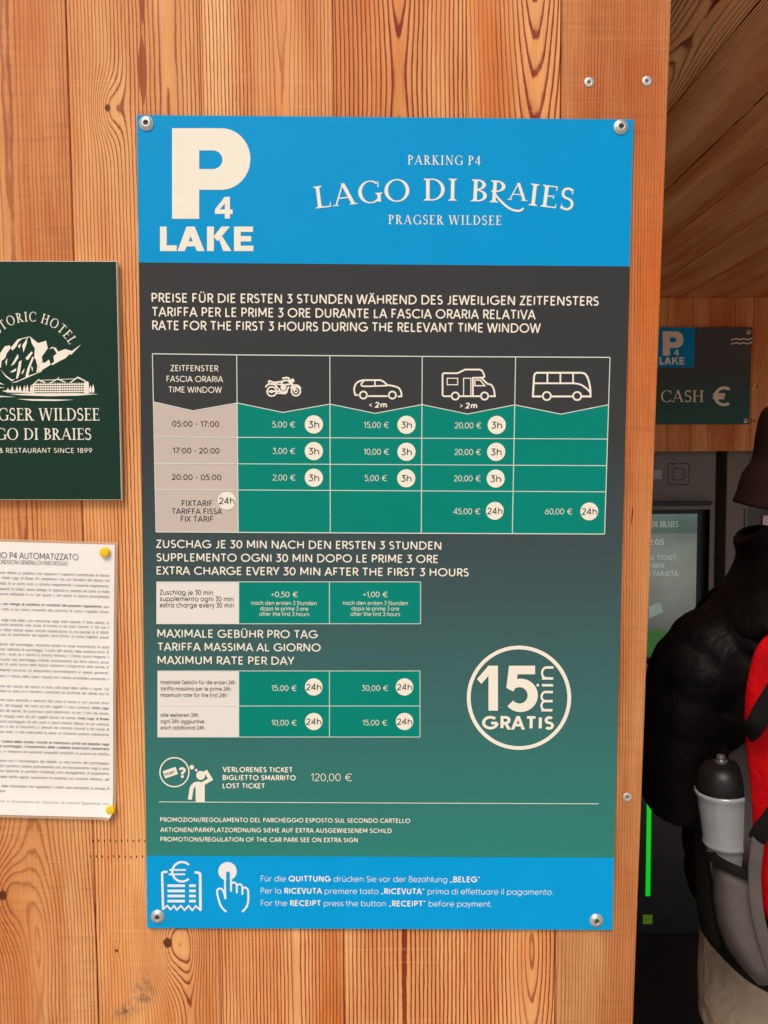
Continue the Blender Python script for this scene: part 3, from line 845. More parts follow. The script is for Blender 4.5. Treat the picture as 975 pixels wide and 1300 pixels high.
# front boards: joints measured in the photograph, continued left beyond its edge
JX = [-1.655, -1.495, -1.335, -1.175, -1.015, -0.855, -0.694, -0.5335, -0.3735, -0.2135, -0.0533, 0.1072, 0.2214]
P = lambda px, py: (at(px, py, 0).x, at(px, py, 0).z)
kn = lambda px, py, r, a: (*P(px, py), r, a)
L1, D1, T1 = (228, 162, 102), (146, 66, 24), (204, 112, 48)
zw = lambda py: at(487, py, 0).z
WB = [
    # left board: knot at the very edge low down
    wood("larch_board_plain", P(4, 0)[0], 0.0044, zw(1137), 0.9, 0.030, 0.012, 1.3, ec=zw(1160), eh=0.22, knots=[kn(3, 1137, 0.020, 0.030)], wob=0.002, tint_amt=0.8, marks=0.4, contrast=0.85, linen=0.07, light=(230, 167, 107), gain=0.94, dark=(150, 68, 26), tint=(208, 130, 66)),
    # board with open knot, heart streak and the lower eye of rings
    wood("larch_board_knotty", P(211, 0)[0], 0.0043, zw(1120), 1.0, 0.024, 0.012, 4.1, ec=zw(1215), eh=0.16, knots=[kn(137, 137, 0.012, 0.018), kn(213, 1197, 0.021, 0.034), kn(148, 1207, 0.004, 0.003)], wob=0.003,
         streaks=[(P(180, 60)[0], 0.0052, P(180, 136)[1], P(180, 42)[1], 0.9), (P(180, 0)[0], 0.0040, P(180, 34)[1], P(180, -60)[1], 0.9)],
         smudges=[(*P(180, 1262), 0.010, 0.016, 0.5, 0.85), (*P(160, 1284), 0.018, 0.009, 0.5, 0.85), (*P(188, 1248), 0.006, 0.015, 0.4, 0.7)], marks=0.55, tint_amt=0.65, contrast=1.1, light=(232, 171, 109), dark=(142, 62, 26), tint=(208, 130, 66)),
    wood("larch_board_arched", P(357, 0)[0], 0.0044, zw(-110), 1.6, 0.020, 0.004, 7.7, ec=zw(20), eh=0.32, wob=0.0016, tint_amt=0.6, marks=0.5, contrast=1.1, light=(238, 179, 117), dark=(140, 58, 24), tint=(210, 132, 66)),
    wood("larch_board_bold", P(506, 0)[0], 0.0052, zw(-58), 0.60, 0.0145, 0.002, 11.2, ec=zw(60), eh=0.36, wob=0.0016, tint_amt=0.5, contrast=1.35, marks=0.4, light=(236, 175, 112), dark=(134, 50, 16), tint=(208, 130, 64)),
    wood("larch_board_narrow", P(680, 0)[0], 0.0050, zw(-64), 1.25, 0.028, 0.0, 15.9, wob=0.0016, tint_amt=0.45, contrast=1.3, marks=0.4, light=(238, 179, 117), dark=(138, 54, 18), tint=(210, 132, 66)),
    wood("larch_board_edge", P(700, 0)[0], 0.0036, 1.5, 2.5, 0.0, 0.02, 19.4, tint_amt=0.6, contrast=0.8, marks=0.3, light=(202, 147, 95), tint=(184, 117, 62), dark=(146, 72, 30), wob=0.003, linen=0.06, fade_w=(zw(900), zw(360), zw(-60))),
]
bm = bmesh.new()
ZT = Z_CEIL + 0.42
order = []
for i in range(len(JX) - 1):
    mi = [0, 1, 2, 3, 4][(i - 7) % 5] if i >= 7 else [2, 4, 3, 0, 2, 1, 3][i]
    add_box(bm, JX[i] + 0.0004, JX[i + 1] - 0.0004, 0.0, 0.027, 0.02, ZT, mi, 0.0009, 1)
front = from_bm("front_wall", bm, WB, kiosk)
# corner board: its free edge is sawn slightly out of true
bm = bmesh.new()
xa, xb = at(852, 0, 0), at(803.5, 1300, 0)
sl = (xa.x - xb.x) / (xa.z - xb.z)
xt, xbm = xa.x + sl * (ZT - xa.z), xa.x + sl * (0.02 - xa.z)
add_prism(bm, [(0.2222, -0.0006, 0.02), (xbm, -0.0006, 0.02), (xt, -0.0006, ZT), (0.2222, -0.0006, ZT)], (0, 0.028, 0), 0)
bmesh.ops.bevel(bm, geom=list(bm.edges), offset=0.0012, segments=2, affect='EDGES')
from_bm("corner_board", bm, WB[5], kiosk)
# battens behind the joints keep light from leaking through
bm = bmesh.new()
add_box(bm, -1.655, 0.315, 0.0285, 0.034, 0.02, Z_CEIL - 0.01)
from_bm("backing_layer", bm, paint("dark_membrane", lin(30, 26, 24), 0.9), kiosk)
# short rows of saw-chain pricks on the second board
bm = bmesh.new()
for row, (xs, xe, yy, n) in enumerate(((118, 184, 1067.5, 10), (115, 181, 1087.5, 10))):
    for i in range(n):
        c = at(xs + (xe - xs) * i / (n - 1), yy + random.uniform(-.6, .6), 0)
        add_box(bm, c.x - 0.0006, c.x + 0.0006, -0.0003, 0.0005, c.z - 0.0015, c.z + 0.0014)
from_bm("prick_mark_pattern", bm, paint("dark_hole", lin(46, 24, 12), 0.9), kiosk)
bm = bmesh.new()
p0_, p1_ = at(803, 642, 0), at(800.5, 668, 0)
add_prism(bm, [(p0_.x - 0.0003, -0.0009, p0_.z), (p0_.x + 0.0007, -0.0009, p0_.z - 0.006), (p1_.x + 0.0009, -0.0009, p1_.z + 0.004), (p1_.x, -0.0009, p1_.z)], (0, 0.0012, 0))
from_bm("split_mark", bm, paint("dark_split", lin(60, 32, 16), 0.9), kiosk)

XR = 2.50                                     # inner face of the far side wall
# ceiling boards run away from the viewer
CW = [wood("ceiling_board_a", 0.58, 0.0046, 0.3, 1.6, 0.04, 0.0, 23.0, axes="xy", light=(244, 186, 130), dark=(118, 52, 20), tint=(206, 124, 62), contrast=1.15, marks=0.5),
      wood("ceiling_board_b", 0.45, 0.0050, 0.5, 1.4, 0.045, 0.0, 27.0, axes="xy", light=(244, 186, 130), dark=(118, 52, 20), tint=(206, 124, 62), contrast=1.15, marks=0.6),
      wood("ceiling_board_c", 0.76, 0.0044, 0.2, 1.8, 0.04, 0.0, 31.0, axes="xy", light=(244, 186, 130), dark=(118, 52, 20), tint=(206, 124, 62), contrast=1.15, marks=0.3)]
bm = bmesh.new()
x = 0.02
cj = [-1.7, -1.54, -1.37, -1.2, -1.03, -0.86, -0.69, -0.52, -0.35, -0.18, -0.02, 0.125, 0.243, 0.372, 0.51, 0.65, 0.80, 0.96, 1.12, 1.28, 1.44, 1.6, 1.76, 1.92, 2.08, 2.24, 2.4, 2.54]
for i in range(len(cj) - 1):
    y0 = 0.0345 if cj[i] < 0.2 else -0.012
    y0 = 0.036
    add_box(bm, cj[i] + 0.0008, cj[i + 1] - 0.0008, y0, D_BACK + 0.1, Z_CEIL, Z_CEIL + 0.022, i % 3, 0.0015, 1)
from_bm("ceiling", bm, CW, kiosk)
# roof above it
bm = bmesh.new()
add_box(bm, -1.75, 2.6, 0.04, D_BACK + 0.35, Z_CEIL + 0.03, Z_CEIL + 0.16, bevel=0.004)
from_bm("roof", bm, paint("dark_roof_sheet", lin(70, 70, 72), 0.5), kiosk)
# fascia boards on the back wall
FW = [wood("fascia_board_a", 1.11, 0.0046, 1.7, 0.9, 0.03, 0.0, 35.0, light=(238, 172, 112), dark=(150, 80, 36), tint=(200, 120, 58), tint_amt=0.4,
           knots=[(*[at(860, 394, D_BACK).x, at(860, 394, D_BACK).z], 0.012, 0.016), (*[at(862, 546, D_BACK).x, at(862, 546, D_BACK).z], 0.012, 0.018)]),
      wood("fascia_board_b", 1.34, 0.0048, 1.9, 0.9, 0.03, 0.0, 39.0, light=(238, 170, 110), dark=(150, 78, 34), tint=(198, 116, 54), tint_amt=0.45,
           knots=[(*[at(961, 491, D_BACK).x, at(961, 491, D_BACK).z], 0.012, 0.016), (*[at(958, 534, D_BACK).x, at(958, 534, D_BACK).z], 0.014, 0.018), (*[at(973, 521, D_BACK).x, at(973, 521, D_BACK).z], 0.010, 0.012)])]
bm = bmesh.new()
fx = [at(q, 480, D_BACK).x for q in (847, 878, 900, 932, 954.5, 990)]
st = fx[0]
left_j = [st - 0.095 * i for i in range(28, 0, -1)]
right_j = [fx[-1] + 0.1 * i for i in range(1, 12)]
fj = left_j + fx + right_j
for i in range(len(fj) - 1):
    add_box(bm, fj[i] + 0.0006, fj[i + 1] - 0.0006, D_BACK, D_BACK + 0.03, Z_FASC, Z_CEIL - 0.001, 0 if i % 2 else 1, 0.001, 1)
from_bm("back_fascia", bm, FW, kiosk)
dark_lin = paint("charcoal_lining", lin(58, 56, 54), 0.7)
bm = bmesh.new()
add_box(bm, -1.7, XR + 0.2, D_BACK + 0.36, D_BACK + 0.40, 0.0, Z_CEIL)
from_bm("rear_panel", bm, dark_lin, kiosk)
bm = bmesh.new()
add_box(bm, -1.7, -1.66, 0.04, D_BACK + 0.35, 0.0, Z_CEIL - 0.002)
from_bm("side_wall", bm, FW[1], kiosk)
bm = bmesh.new()
add_box(bm, XR, XR + 0.04, 0.05, D_BACK + 0.35, 0.0, Z_CEIL - 0.002)
from_bm("side_wall", bm, FW[1], kiosk)
bm = bmesh.new()
add_box(bm, -1.66, XR, 0.05, 1.42, 0.004, 0.03)  # unseen front floor, made pale to bounce daylight up to the ceiling
tag(from_bm("floor", bm, paint("pale_bounce_concrete", lin(176, 170, 160), 0.8, mottle=0.12, scale=20)), kind="structure")
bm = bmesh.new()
add_box(bm, -1.66, XR, 1.422, D_BACK + 0.35, 0.004, 0.029)  # made-up dark strip: the shade before the machines is put into its colour
tag(from_bm("dark_floor", bm, paint("shade_toned_floor", lin(40, 38, 38), 0.8, mottle=0.12, scale=20)), kind="structure")
# ------------------------------------------------------------------ shared inks
CREAM, WHITE, INK = lin(244, 233, 212), lin(240, 238, 232), lin(52, 50, 50)
cream = paint("cream_vinyl", CREAM, 0.5, 0.25, mottle=0.015)
white = paint("white_vinyl", WHITE, 0.5, 0.25, mottle=0.015)
ink = paint("dark_ink", INK, 0.55, 0.25, mottle=0.02)
cyan = paint("cyan_print", lin(0, 150, 208), 0.5, 0.10, mottle=0.03, scale=9)
cyan_low = paint("bright_cyan_print", lin(0, 156, 216), 0.5, 0.10, mottle=0.03, scale=9)
teal = paint("teal_print", lin(0, 132, 114), 0.5, 0.10, mottle=0.03, scale=9)
putty = paint("putty_print", lin(202, 184, 170), 0.5, 0.25, mottle=0.03, scale=12)
pale = paint("pale_print", lin(234, 224, 212), 0.5, 0.25, mottle=0.02, scale=12)
line_ink = paint("pale_line", lin(222, 226, 210), 0.5, 0.25)


def fade(name, stops, z_top, z_bot):
    """Printed colour run from the top of a plate to its foot (plate metres)."""
    k = NT(name)
    v, x, y, z = k.coords()
    t = k.math('DIVIDE', k.sub(z_top, z), z_top - z_bot)
    n = k.noise(v, 7, 3, 0.6)
    t = k.add(t, k.mul(k.sub(n, 0.5), 0.05))
    c = k.ramp(t, stops)
    c = k.mix(1.0, c, k.ramp(k.noise(v, 1500, 1.0), [(0.2, 0.94), (0.8, 1.06)]), 'MULTIPLY')
    return k.out(c, k.ramp(n, [(0.3, 0.42), (0.7, 0.52)]), Specular_IOR_Level=0.18)


def smooth(pts, n=5):
    return [(a, b) for a, b in catmull(pts, n)]


def logo(fl, uvf, s):
    """Parking emblem. uvf maps emblem pixels (main-sign photo pixels) to plate metres."""
    bowl = [(x, y) for x, y in arc(281, 202, 37, 39.2, 90, -90, 18)]
    bowl_px = [(x, 404 - y) for x, y in bowl]          # screen y grows downward
    outer = [(218.6, 163)] + [(x, y) for x, y in bowl_px] + [(253, 241.2), (253, 278), (218.6, 278)]
    cnt = [(x, 406 - y) for x, y in arc(270.5, 203, 12, 11.8, 90, -90, 10)]
    inner = [(253, 191.2)] + cnt + [(253, 214.8)]
    # split into convex-friendly pieces: stem, top bar, bowl ring, lower bar
    P_ = []
    P_.append([(218.6, 163), (253, 163), (253, 278), (218.6, 278)])
    P_.append([(253, 163), (281, 163), (281, 191.2), (253, 191.2)])
    P_.append([(253, 214.8), (281, 214.8), (281, 241.2), (253, 241.2)])
    A = arc(281, 202.1, 37, 39.1, 90, -90, 20)
    B = arc(270.5, 203, 12, 11.8, 90, -90, 20)
    for i in range(20):
        P_.append([A[i], A[i + 1], B[i + 1], B[i]])
    P_.append([(270.5, 163.2), (281.2, 163.2), (281.2, 191), (270.5, 191.2)])
    P_.append([(270.5, 214.8), (281.2, 214.8), (281.2, 241), (270.5, 241.2)])
    # figure 4
    P_ += [[(285.5, 250), (292, 250), (292, 277.6), (285.5, 277.6)], [(285.5, 250), (289, 254), (279, 266.5), (273, 266)],
           [(273, 266), (295.4, 266), (295.4, 271.8), (273, 271.8)]]
    # LAKE
    y0, y1 = 287.8, 318.9
    P_ += [[(203.3, y0), (211.8, y0), (211.8, y1), (203.3, y1)], [(203.3, 311.6), (224.5, 311.6), (224.5, y1), (203.3, y1)]]
    P_ += [[(237, y0), (247.2, y0), (234.6, y1), (225.4, y1)], [(237, y0), (247.2, y0), (259.8, y1), (250.2, y1)], [(233, 306.5), (251, 306.5), (253.5, 313), (230.5, 313)]]
    P_ += [[(263, y0), (271.6, y0), (271.6, y1), (263, y1)], [(271, 300.5), (281.5, y0), (292, y0), (276.5, 306.5)], [(276.5, 299), (282.6, 301), (294, y1), (283.5, y1)]]
    P_ += [[(297.2, y0), (305.6, y0), (305.6, y1), (297.2, y1)]] + [[(297.2, a), (b, a), (b, a + 6.8), (297.2, a + 6.8)] for a, b in ((y0, 321.2), (299.9, 319), (312.1, 321.8))]
    fl.polys([[uvf(*q) for q in p] for p in P_])


# ================================================================== main price sign
MS = Plate("price_sign", (171, 146), (802, 151), (780, 1181), (189, 1178), -0.0045, -0.0010,
           "tall parking tariff board with blue header and footer, screwed to the larch boards", "price sign")
root = MS.root
hw, hh = MS.w / 2, MS.h / 2
z_blue = (MS.uv(172, 334.5)[1] + MS.uv(799, 337)[1]) / 2
z_foot = (MS.uv(187, 1086.5)[1] + MS.uv(783, 1088.5)[1]) / 2
grey_fade = fade("slate_to_teal_print", [(0.0, lin(56, 55, 54)), (0.28, lin(57, 58, 57)), (0.50, lin(62, 80, 80)), (0.72, lin(58, 104, 100)), (0.88, lin(50, 120, 110)), (1.0, lin(46, 128, 114))], z_blue, z_foot)
panel = MS.slab("backing_panel", grey_fade)
sheet = lambda name, mat, u0, u1, v0, v1, lift, parent=None: _sheet(MS, name, mat, u0, u1, v0, v1, lift, parent)


def _sheet(pl, name, mat, u0, u1, v0, v1, lift, parent=None):
    f = Flat()
    f.tris([(u0, v0), (u1, v0), (u1, v1), (u0, v1)], [(0, 1, 2, 3)])
    return f.make(name, mat, pl, parent or pl.root, lift)


header = sheet("header_panel", cyan, -hw + 0.0003, hw - 0.0003, z_blue, hh - 0.0003, 0.0002)
f = Flat()
logo(f, MS.uv, 1)
f.make("parking_emblem", cream, MS, header, 0.0005)
f = Flat()
MS.text(f, "PARKING P4", 517.5, 610, 209, 11.2, serif=True, track=0.12)
MS.text(f, "PRAGSER WILDSEE", 493, 636.3, 284.6, 11.2, serif=True, track=0.14)
cu, cv = MS.uv(564, 254.8)
Rr = MS.k(1150)
f.arc_text("LAGO DI BraIES", cu, cv - Rr, Rr, MS.k(160) / Rr, MS.k(26.5), track=0.05)
tail = smooth([(624.5, 242), (633, 252.5), (642, 261.5), (651, 266.8), (659.5, 267.8), (664.5, 264.6)], 5)
f.make("header_lettering", cream, MS, header, 0.0005)
f = Flat()
f.ribbon(MS.U(tail), MS.k(2.6))
f.make("swash_lettering", cream, MS, header, 0.00065)


def block(name, mat, lines, cap, weight, parent=root, lift=0.0005, bold=0.2):
    fl = Flat()
    for s, x0, x1, yb in lines:
        MS.text(fl, s, x0, x1, yb, cap, weight, bold=bold)
    return fl.make(name, mat, MS, parent, lift)


block("rate_heading", cream, [("PREISE FÜR DIE ERSTEN 3 STUNDEN WÄHREND DES JEWEILIGEN ZEITFENSTERS", 192.7, 760, 384.0),
                              ("TARIFFA PER LE PRIME 3 ORE DURANTE LA FASCIA ORARIA RELATIVA", 192.7, 680, 401.8),
                              ("RATE FOR THE FIRST 3 HOURS DURING THE RELEVANT TIME WINDOW", 193.5, 686.3, 419.0)], 11.7, 0.145)
block("surcharge_heading", cream, [("ZUSCHAG JE 30 MIN NACH DEN ERSTEN 3 STUNDEN", 198, 560.2, 695.6),
                                   ("SUPPLEMENTO OGNI 30 MIN DOPO LE PRIME 3 ORE", 198.6, 556.5, 712.6),
                                   ("EXTRA CHARGE EVERY 30 MIN AFTER THE FIRST 3 HOURS", 199, 595, 729.4)], 10.6, 0.145)
block("daily_rate_heading", cream, [("MAXIMALE GEBÜHR PRO TAG", 200, 403.4, 809.2), ("TARIFFA MASSIMA AL GIORNO", 200, 407.2, 826),
                                    ("MAXIMUM RATE PER DAY", 200.3, 373.8, 843)], 10.6, 0.145)

# ---------------------------------------------------------------- main table
TX = [(193.6, 449.2, 198.3, 675.2), (300.6, 450.6, 302.6, 675.8), (418.8, 451.6, 419.3, 676.4), (536.0, 452.6, 534.8, 677.0), (654.5, 453.2, 650.3, 677.5), (774.3, 453.8, 767.4, 678.0)]
def tx(i, py):
    a = TX[i]
    t = (py - a[1]) / (a[3] - a[1])
    return (a[0] + (a[2] - a[0]) * t, py)
def ty(y_left, y_right, i):
    return y_left + (y_right - y_left) * i / 5.0
frame_poly = [tx(0, TX[0][1])] + [tx(i, TX[i][1]) for i in range(1, 6)] + [tx(i, TX[i][3]) for i in range(5, -1, -1)]
chev = [510.2, 511.6, 513.0, 513.7, 514.0, 513.8]
dips = [521.6, 523.6, 524.8, 525.6, 525.8]
tab = Flat()
# ruled lines first become the table's own mesh; the cells hang below it
def hline(fl, pts, t):
    fl.v_ = ribbon_quads(MS.U(pts), MS.k(t))
    return fl.v_
qs = []
qs += ribbon_quads(MS.U([tx(i, TX[i][1]) for i in range(6)]), MS.k(1.20))
qs += ribbon_quads(MS.U([tx(i, TX[i][3]) for i in range(6)]), MS.k(1.20))
for i in range(6):
    qs += ribbon_quads(MS.U([tx(i, TX[i][1]), tx(i, TX[i][3])]), MS.k(1.04))
zz = []
for i in range(5):
    zz += [tx(i, chev[i]), ((tx(i, chev[i])[0] + tx(i + 1, chev[i + 1])[0]) / 2 - (3 if i == 0 else 1), dips[i])]
zz.append(tx(5, chev[5]))
qs += ribbon_quads(MS.U(zz), MS.k(1.04))
ROWS = [(554.7, 557.4), (588.2, 591.2), (621.4, 624.4)]
for a, b in ROWS:
    qs += ribbon_quads(MS.U([tx(i, ty(a, b, i)) for i in range(6)]), MS.k(0.96))
tab.polys(qs)
table = tab.make("price_table", line_ink, MS, root, 0.0006)
for i in range(5):
    c = Flat()
    mid = zz[2 * i + 1]
    pl_, pr = zz[2 * i], zz[2 * i + 2]
    c.polys([MS.U([pl_, mid, tx(i, 560), ]), MS.U([mid, pr, tx(i + 1, 560), tx(i, 560)]), MS.U([tx(i, 560), tx(i + 1, 560), tx(i + 1, TX[i + 1][3]), tx(i, TX[i][3])])])
    c.make("rate_column", putty if i == 0 else teal, MS, table, 0.0003)
block("time_header_lettering", cream, [("ZEITFENSTER", 216.4, 277.4, 471.2), ("FASCIA ORARIA", 211.6, 283.5, 484.8), ("TIME WINDOW", 214, 281.8, 498.4)], 7.6, 0.125, table)
for pr in (("05:00 - 17:00", 218.7, 278.2, 541.6), ("17:00 - 20:00", 219.4, 278.6, 575.4), ("20:00 - 05:00", 218.4, 281, 609.2)):
    block("time_window_text", ink, [pr], 7.2, 0.12, table, 0.0006)
block("fixed_rate_lettering", ink, [("FIXTARIF", 231, 270, 642.2), ("TARIFFA FISSA", 218, 282.2, 652.4), ("FIX TARIF", 229.6, 271, 662.2)], 7.2, 0.12, table, 0.0006)
prices = [("5,00 €", 345.7, 374.6, 542.7), ("3,00 €", 346.3, 374.6, 576.3), ("2,00 €", 346.3, 374.8, 610),
          ("15,00 €", 461.8, 493.4, 543.2), ("10,00 €", 461.8, 493.4, 577.2), ("5,00 €", 463, 491, 610.6),
          ("20,00 €", 577.3, 610.8, 543.8), ("20,00 €", 577, 610.3, 577.6), ("20,00 €", 576.3, 609.8, 611), ("45,00 €", 575.6, 609.2, 652.8), ("60,00 €", 691.7, 726, 653)]
for pr in prices:
    block("price_text", cream, [pr], 7.6, 0.095, table, 0.0006)


def badge(cx, cy, r, s, half, yb, cap, parent):
    u, v = MS.uv(cx, cy)
    d = Flat()
    d.polys([arc(u, v, MS.k(r), MS.k(r), 0, 360, 40)[:-1]])
    o = d.make("duration_badge", cream, MS, parent, 0.0008)
    t = Flat()
    MS.text(t, s, cx - half, cx + half, yb, cap, 0.115)
    t.make("badge_lettering", ink, MS, o, 0.0011)
    return o


for cx, cy in ((398.5, 538.9), (398.5, 572.7), (398.5, 606.5), (516, 539.4), (516, 573.6), (515.7, 607.2), (630.5, 539.6), (629.8, 573.7), (629.2, 607.6)):
    badge(cx, cy, 11.5, "3h", 6.7, cy + 4.4, 8.6, table)
for cx, cy in ((288.1, 635.7), (628.1, 648.5), (747.9, 649.2)):
    badge(cx, cy, 11.4, "24h", 9.7, cy + 4.2, 8.4, table)


def icon(name, strokes, mat=cream, parent=table, lift=0.0005):
    """strokes: (points in photo pixels, width px, closed) or ('fill', points)."""
    fl = Flat()
    q = []
    for s in strokes:
        if s[0] == 'fill':
            fl.polys([MS.U(s[1])]) if len(s) == 2 else None
        else:
            q += ribbon_quads(MS.U(s[0]), MS.k(s[1]), s[2])
    if q:
        fl.polys(q)
    return fl.make(name, mat, MS, parent, lift)


def sc(pts, ox, oy, k):
    return [(ox + x / k, oy + y / k) for x, y in pts]


def circ(cx, cy, r, n=28):
    return arc(cx, cy, r, r, 0, 360, n)[:-1]


Z2 = lambda p: sc(p, 300, 440, 3.75)
Z3 = lambda p: sc(p, 530, 440, 3.9)
# motorcycle
icon("motorcycle_icon", [
    (Z2(circ(169, 214, 22)), 1.9, True), (Z2(circ(284, 213, 21)), 2.0, True), (Z2(circ(284, 213, 8)), 1.4, True), (Z2(circ(168, 214, 5)), 1.6, True),
    (Z2(smooth([(139, 194), (147, 184), (160, 178), (178, 180), (196, 190)])), 2.0, False),
    (Z2(smooth([(152, 170), (158, 164), (168, 168), (184, 171), (206, 168), (222, 166)])), 2.2, False),
    (Z2([(152, 172), (166, 180), (196, 178), (214, 182)]), 1.6, False),
    (Z2(smooth([(214, 181), (222, 166), (236, 161), (250, 166), (256, 178), (240, 181), (214, 183)])), 2.0, False),
    (Z2(smooth([(219, 153), (230, 149), (246, 149), (254, 157)])), 2.2, False),
    (Z2([(252, 156), (262, 172), (283, 208)]), 2.4, False), (Z2([(258, 172), (276, 210)]), 1.4, False),
    (Z2(circ(268, 162, 4.5, 14)), 2.6, True),
    (Z2(smooth([(258, 200), (268, 187), (284, 183), (300, 190), (307, 202)])), 1.8, False),
    (Z2([(212, 189), (238, 189)]), 1.5, False), (Z2([(211, 195), (238, 195)]), 1.5, False), (Z2([(212, 201), (236, 201)]), 1.5, False), (Z2([(216, 207), (232, 207)]), 1.5, False),
    (Z2([(152, 214), (200, 212), (226, 218), (240, 212), (250, 190)]), 2.2, False),
    (Z2([(186, 190), (206, 204), (210, 216)]), 1.8, False), (Z2([(190, 222), (234, 224), (244, 214)]), 1.8, False)])
# car
icon("car_icon", [
    (Z2(circ(605, 231, 17)), 2.0, True), (Z2(circ(743, 231, 17)), 2.0, True),
    (Z2([(581, 232), (566, 230)] + smooth([(566, 230), (561, 205), (566, 184), (580, 168), (604, 160)], 4) + [(684, 160)] + smooth([(684, 160), (700, 166), (718, 183)], 4)[1:]
        + smooth([(718, 183), (748, 188), (774, 198), (785, 218), (786, 237)], 4)[1:] + [(768, 238)]), 2.1, False),
    (Z2([(628, 236), (720, 236)]), 2.1, False),
    (Z2(smooth([(718, 186), (640, 189), (606, 189), (596, 184), (596, 176), (608, 164)], 4)), 1.9, False),
    (Z2([(660, 161), (660, 188)]), 1.7, False)])
# camper
icon("camper_icon", [
    (Z3(circ(187, 245, 18)), 2.0, True), (Z3(circ(332, 245, 18)), 2.0, True),
    (Z3([(164, 246), (130, 246), (124, 240), (124, 138), (130, 132), (198, 132), (236, 114), (308, 114), (320, 120), (330, 140), (331, 150), (322, 154), (274, 155), (274, 246)]), 2.1, False),
    (Z3([(316, 156), (346, 184), (366, 190), (378, 210), (383, 246), (356, 246)]), 2.1, False), (Z3([(210, 246), (309, 246)]), 2.1, False),
    (Z3([(147, 157), (199, 157), (199, 189), (147, 189)]), 1.2, True), (Z3([(228, 246), (228, 157), (264, 157), (264, 246)]), 1.2, False),
    (Z3([(284, 166), (310, 166), (333, 194), (284, 194)]), 1.5, True)])
# bus
icon("bus_icon", [
    (Z3(circ(640, 245, 20)), 2.1, True), (Z3(circ(790, 245, 20)), 2.1, True),
    (Z3([(614, 247), (571, 247), (577, 146), (581, 135), (590, 130), (812, 130)] + smooth([(812, 130), (832, 138), (846, 166), (855, 210), (856, 247)], 4)[1:] + [(814, 247)]), 2.4, False),
    (Z3([(664, 247), (766, 247)]), 2.3, False),
    (Z3([(577, 182), (775, 182)] + smooth([(775, 182), (806, 188), (832, 204), (854, 226)], 4)[1:]), 2.1, False),
    (Z3([(643, 131), (643, 181)]), 2.0, False), (Z3([(707, 131), (707, 181)]), 2.0, False), (Z3([(770, 131), (770, 181)]), 2.0, False)])
for pr in (("< *2m*", 468.6, 491.2, 517.6), ("> *2m*", 583.6, 605.8, 518.6)):
    block("height_limit_lettering", cream, [pr], 7.4, 0.12, table, 0.0005, bold=0.20)

# ---------------------------------------------------------------- surcharge table
def small_table(name, xs, ys, n_pale_w=1):
    fl = Flat()
    q = []
    L, Rr_ = xs[0], xs[-1]
    for y in ys:
        q += ribbon_quads(MS.U([(L, y), (Rr_, y)]), MS.k(0.88))
    for x in xs[1:]:
        q += ribbon_quads(MS.U([(x, ys[0]), (x, ys[-1])]), MS.k(0.88))
    fl.polys(q)
    t = fl.make(name, line_ink, MS, root, 0.0006)
    for i in range(len(xs) - 1):
        c = Flat()
        c.polys([MS.U([(xs[i], ys[0]), (xs[i + 1], ys[0]), (xs[i + 1], ys[-1]), (xs[i], ys[-1])])])
        c.make("label_column" if i == 0 else "rate_column", pale if i == 0 else teal, MS, t, 0.0003)
    return t


st_ = small_table("surcharge_table", (198.6, 303.2, 418.3, 534.0), (738.6, 791.8))
block("surcharge_label_lettering", ink, [("Zuschlag je 30 min", 203, 270.4, 755), ("supplemento ogni 30 min", 203, 296.5, 763), ("extra charge every 30 min", 203, 297, 771)], 6.6, 0.115, st_, 0.0006)
for pr in (("+0,50 €", 344.3, 378, 758), ("+1,00 €", 460.7, 492, 758)):
    block("price_text", cream, [pr], 7.2, 0.105, st_, 0.0006)
block("surcharge_note_lettering", cream, [("nach den ersten 3 Stunden", 319.4, 402, 767.8), ("dopo le prime 3 ore", 330.7, 391.4, 774.9), ("after the first 3 hours", 329.4, 392.6, 781.8)], 5.4, 0.11, st_, 0.0006)
block("surcharge_note_lettering", cream, [("nach den ersten 3 Stunden", 435.4, 517.6, 767.8), ("dopo le prime 3 ore", 446.3, 506.8, 774.9), ("after the first 3 hours", 444.9, 507.8, 781.8)], 5.4, 0.11, st_, 0.0006)
dt_ = small_table("daily_rate_table", (200.0, 303.2, 418.3, 533.2), (851.6, 896.1, 935.5))
block("daily_label_lettering", ink, [("maximale Gebühr für die ersten 24h", 204, 298.8, 868.4), ("tariffa massima per le prime 24h", 204, 293, 876.5), ("maximum rate for the first 24h", 204, 288, 884.6),
                                     ("alle weiteren 24h", 204, 252, 910), ("ogni 24h aggiuntive", 204, 259.6, 918), ("each additional 24h", 204, 259.4, 926)], 5.4, 0.12, dt_, 0.0006)
for pr in (("15,00 €", 344.7, 376.4, 876.9), ("30,00 €", 459.3, 492.4, 876.9), ("10,00 €", 344.7, 376.4, 920.7), ("15,00 €", 460.2, 491.2, 920.7)):
    block("price_text", cream, [pr], 7.4, 0.095, dt_, 0.0006)
for cx, cy in ((398.4, 871.9), (513.5, 871.9), (398.4, 915.7), (513.5, 915.7)):
    badge(cx, cy, 11.3, "24h", 9.6, cy + 4.0, 8.2, dt_)

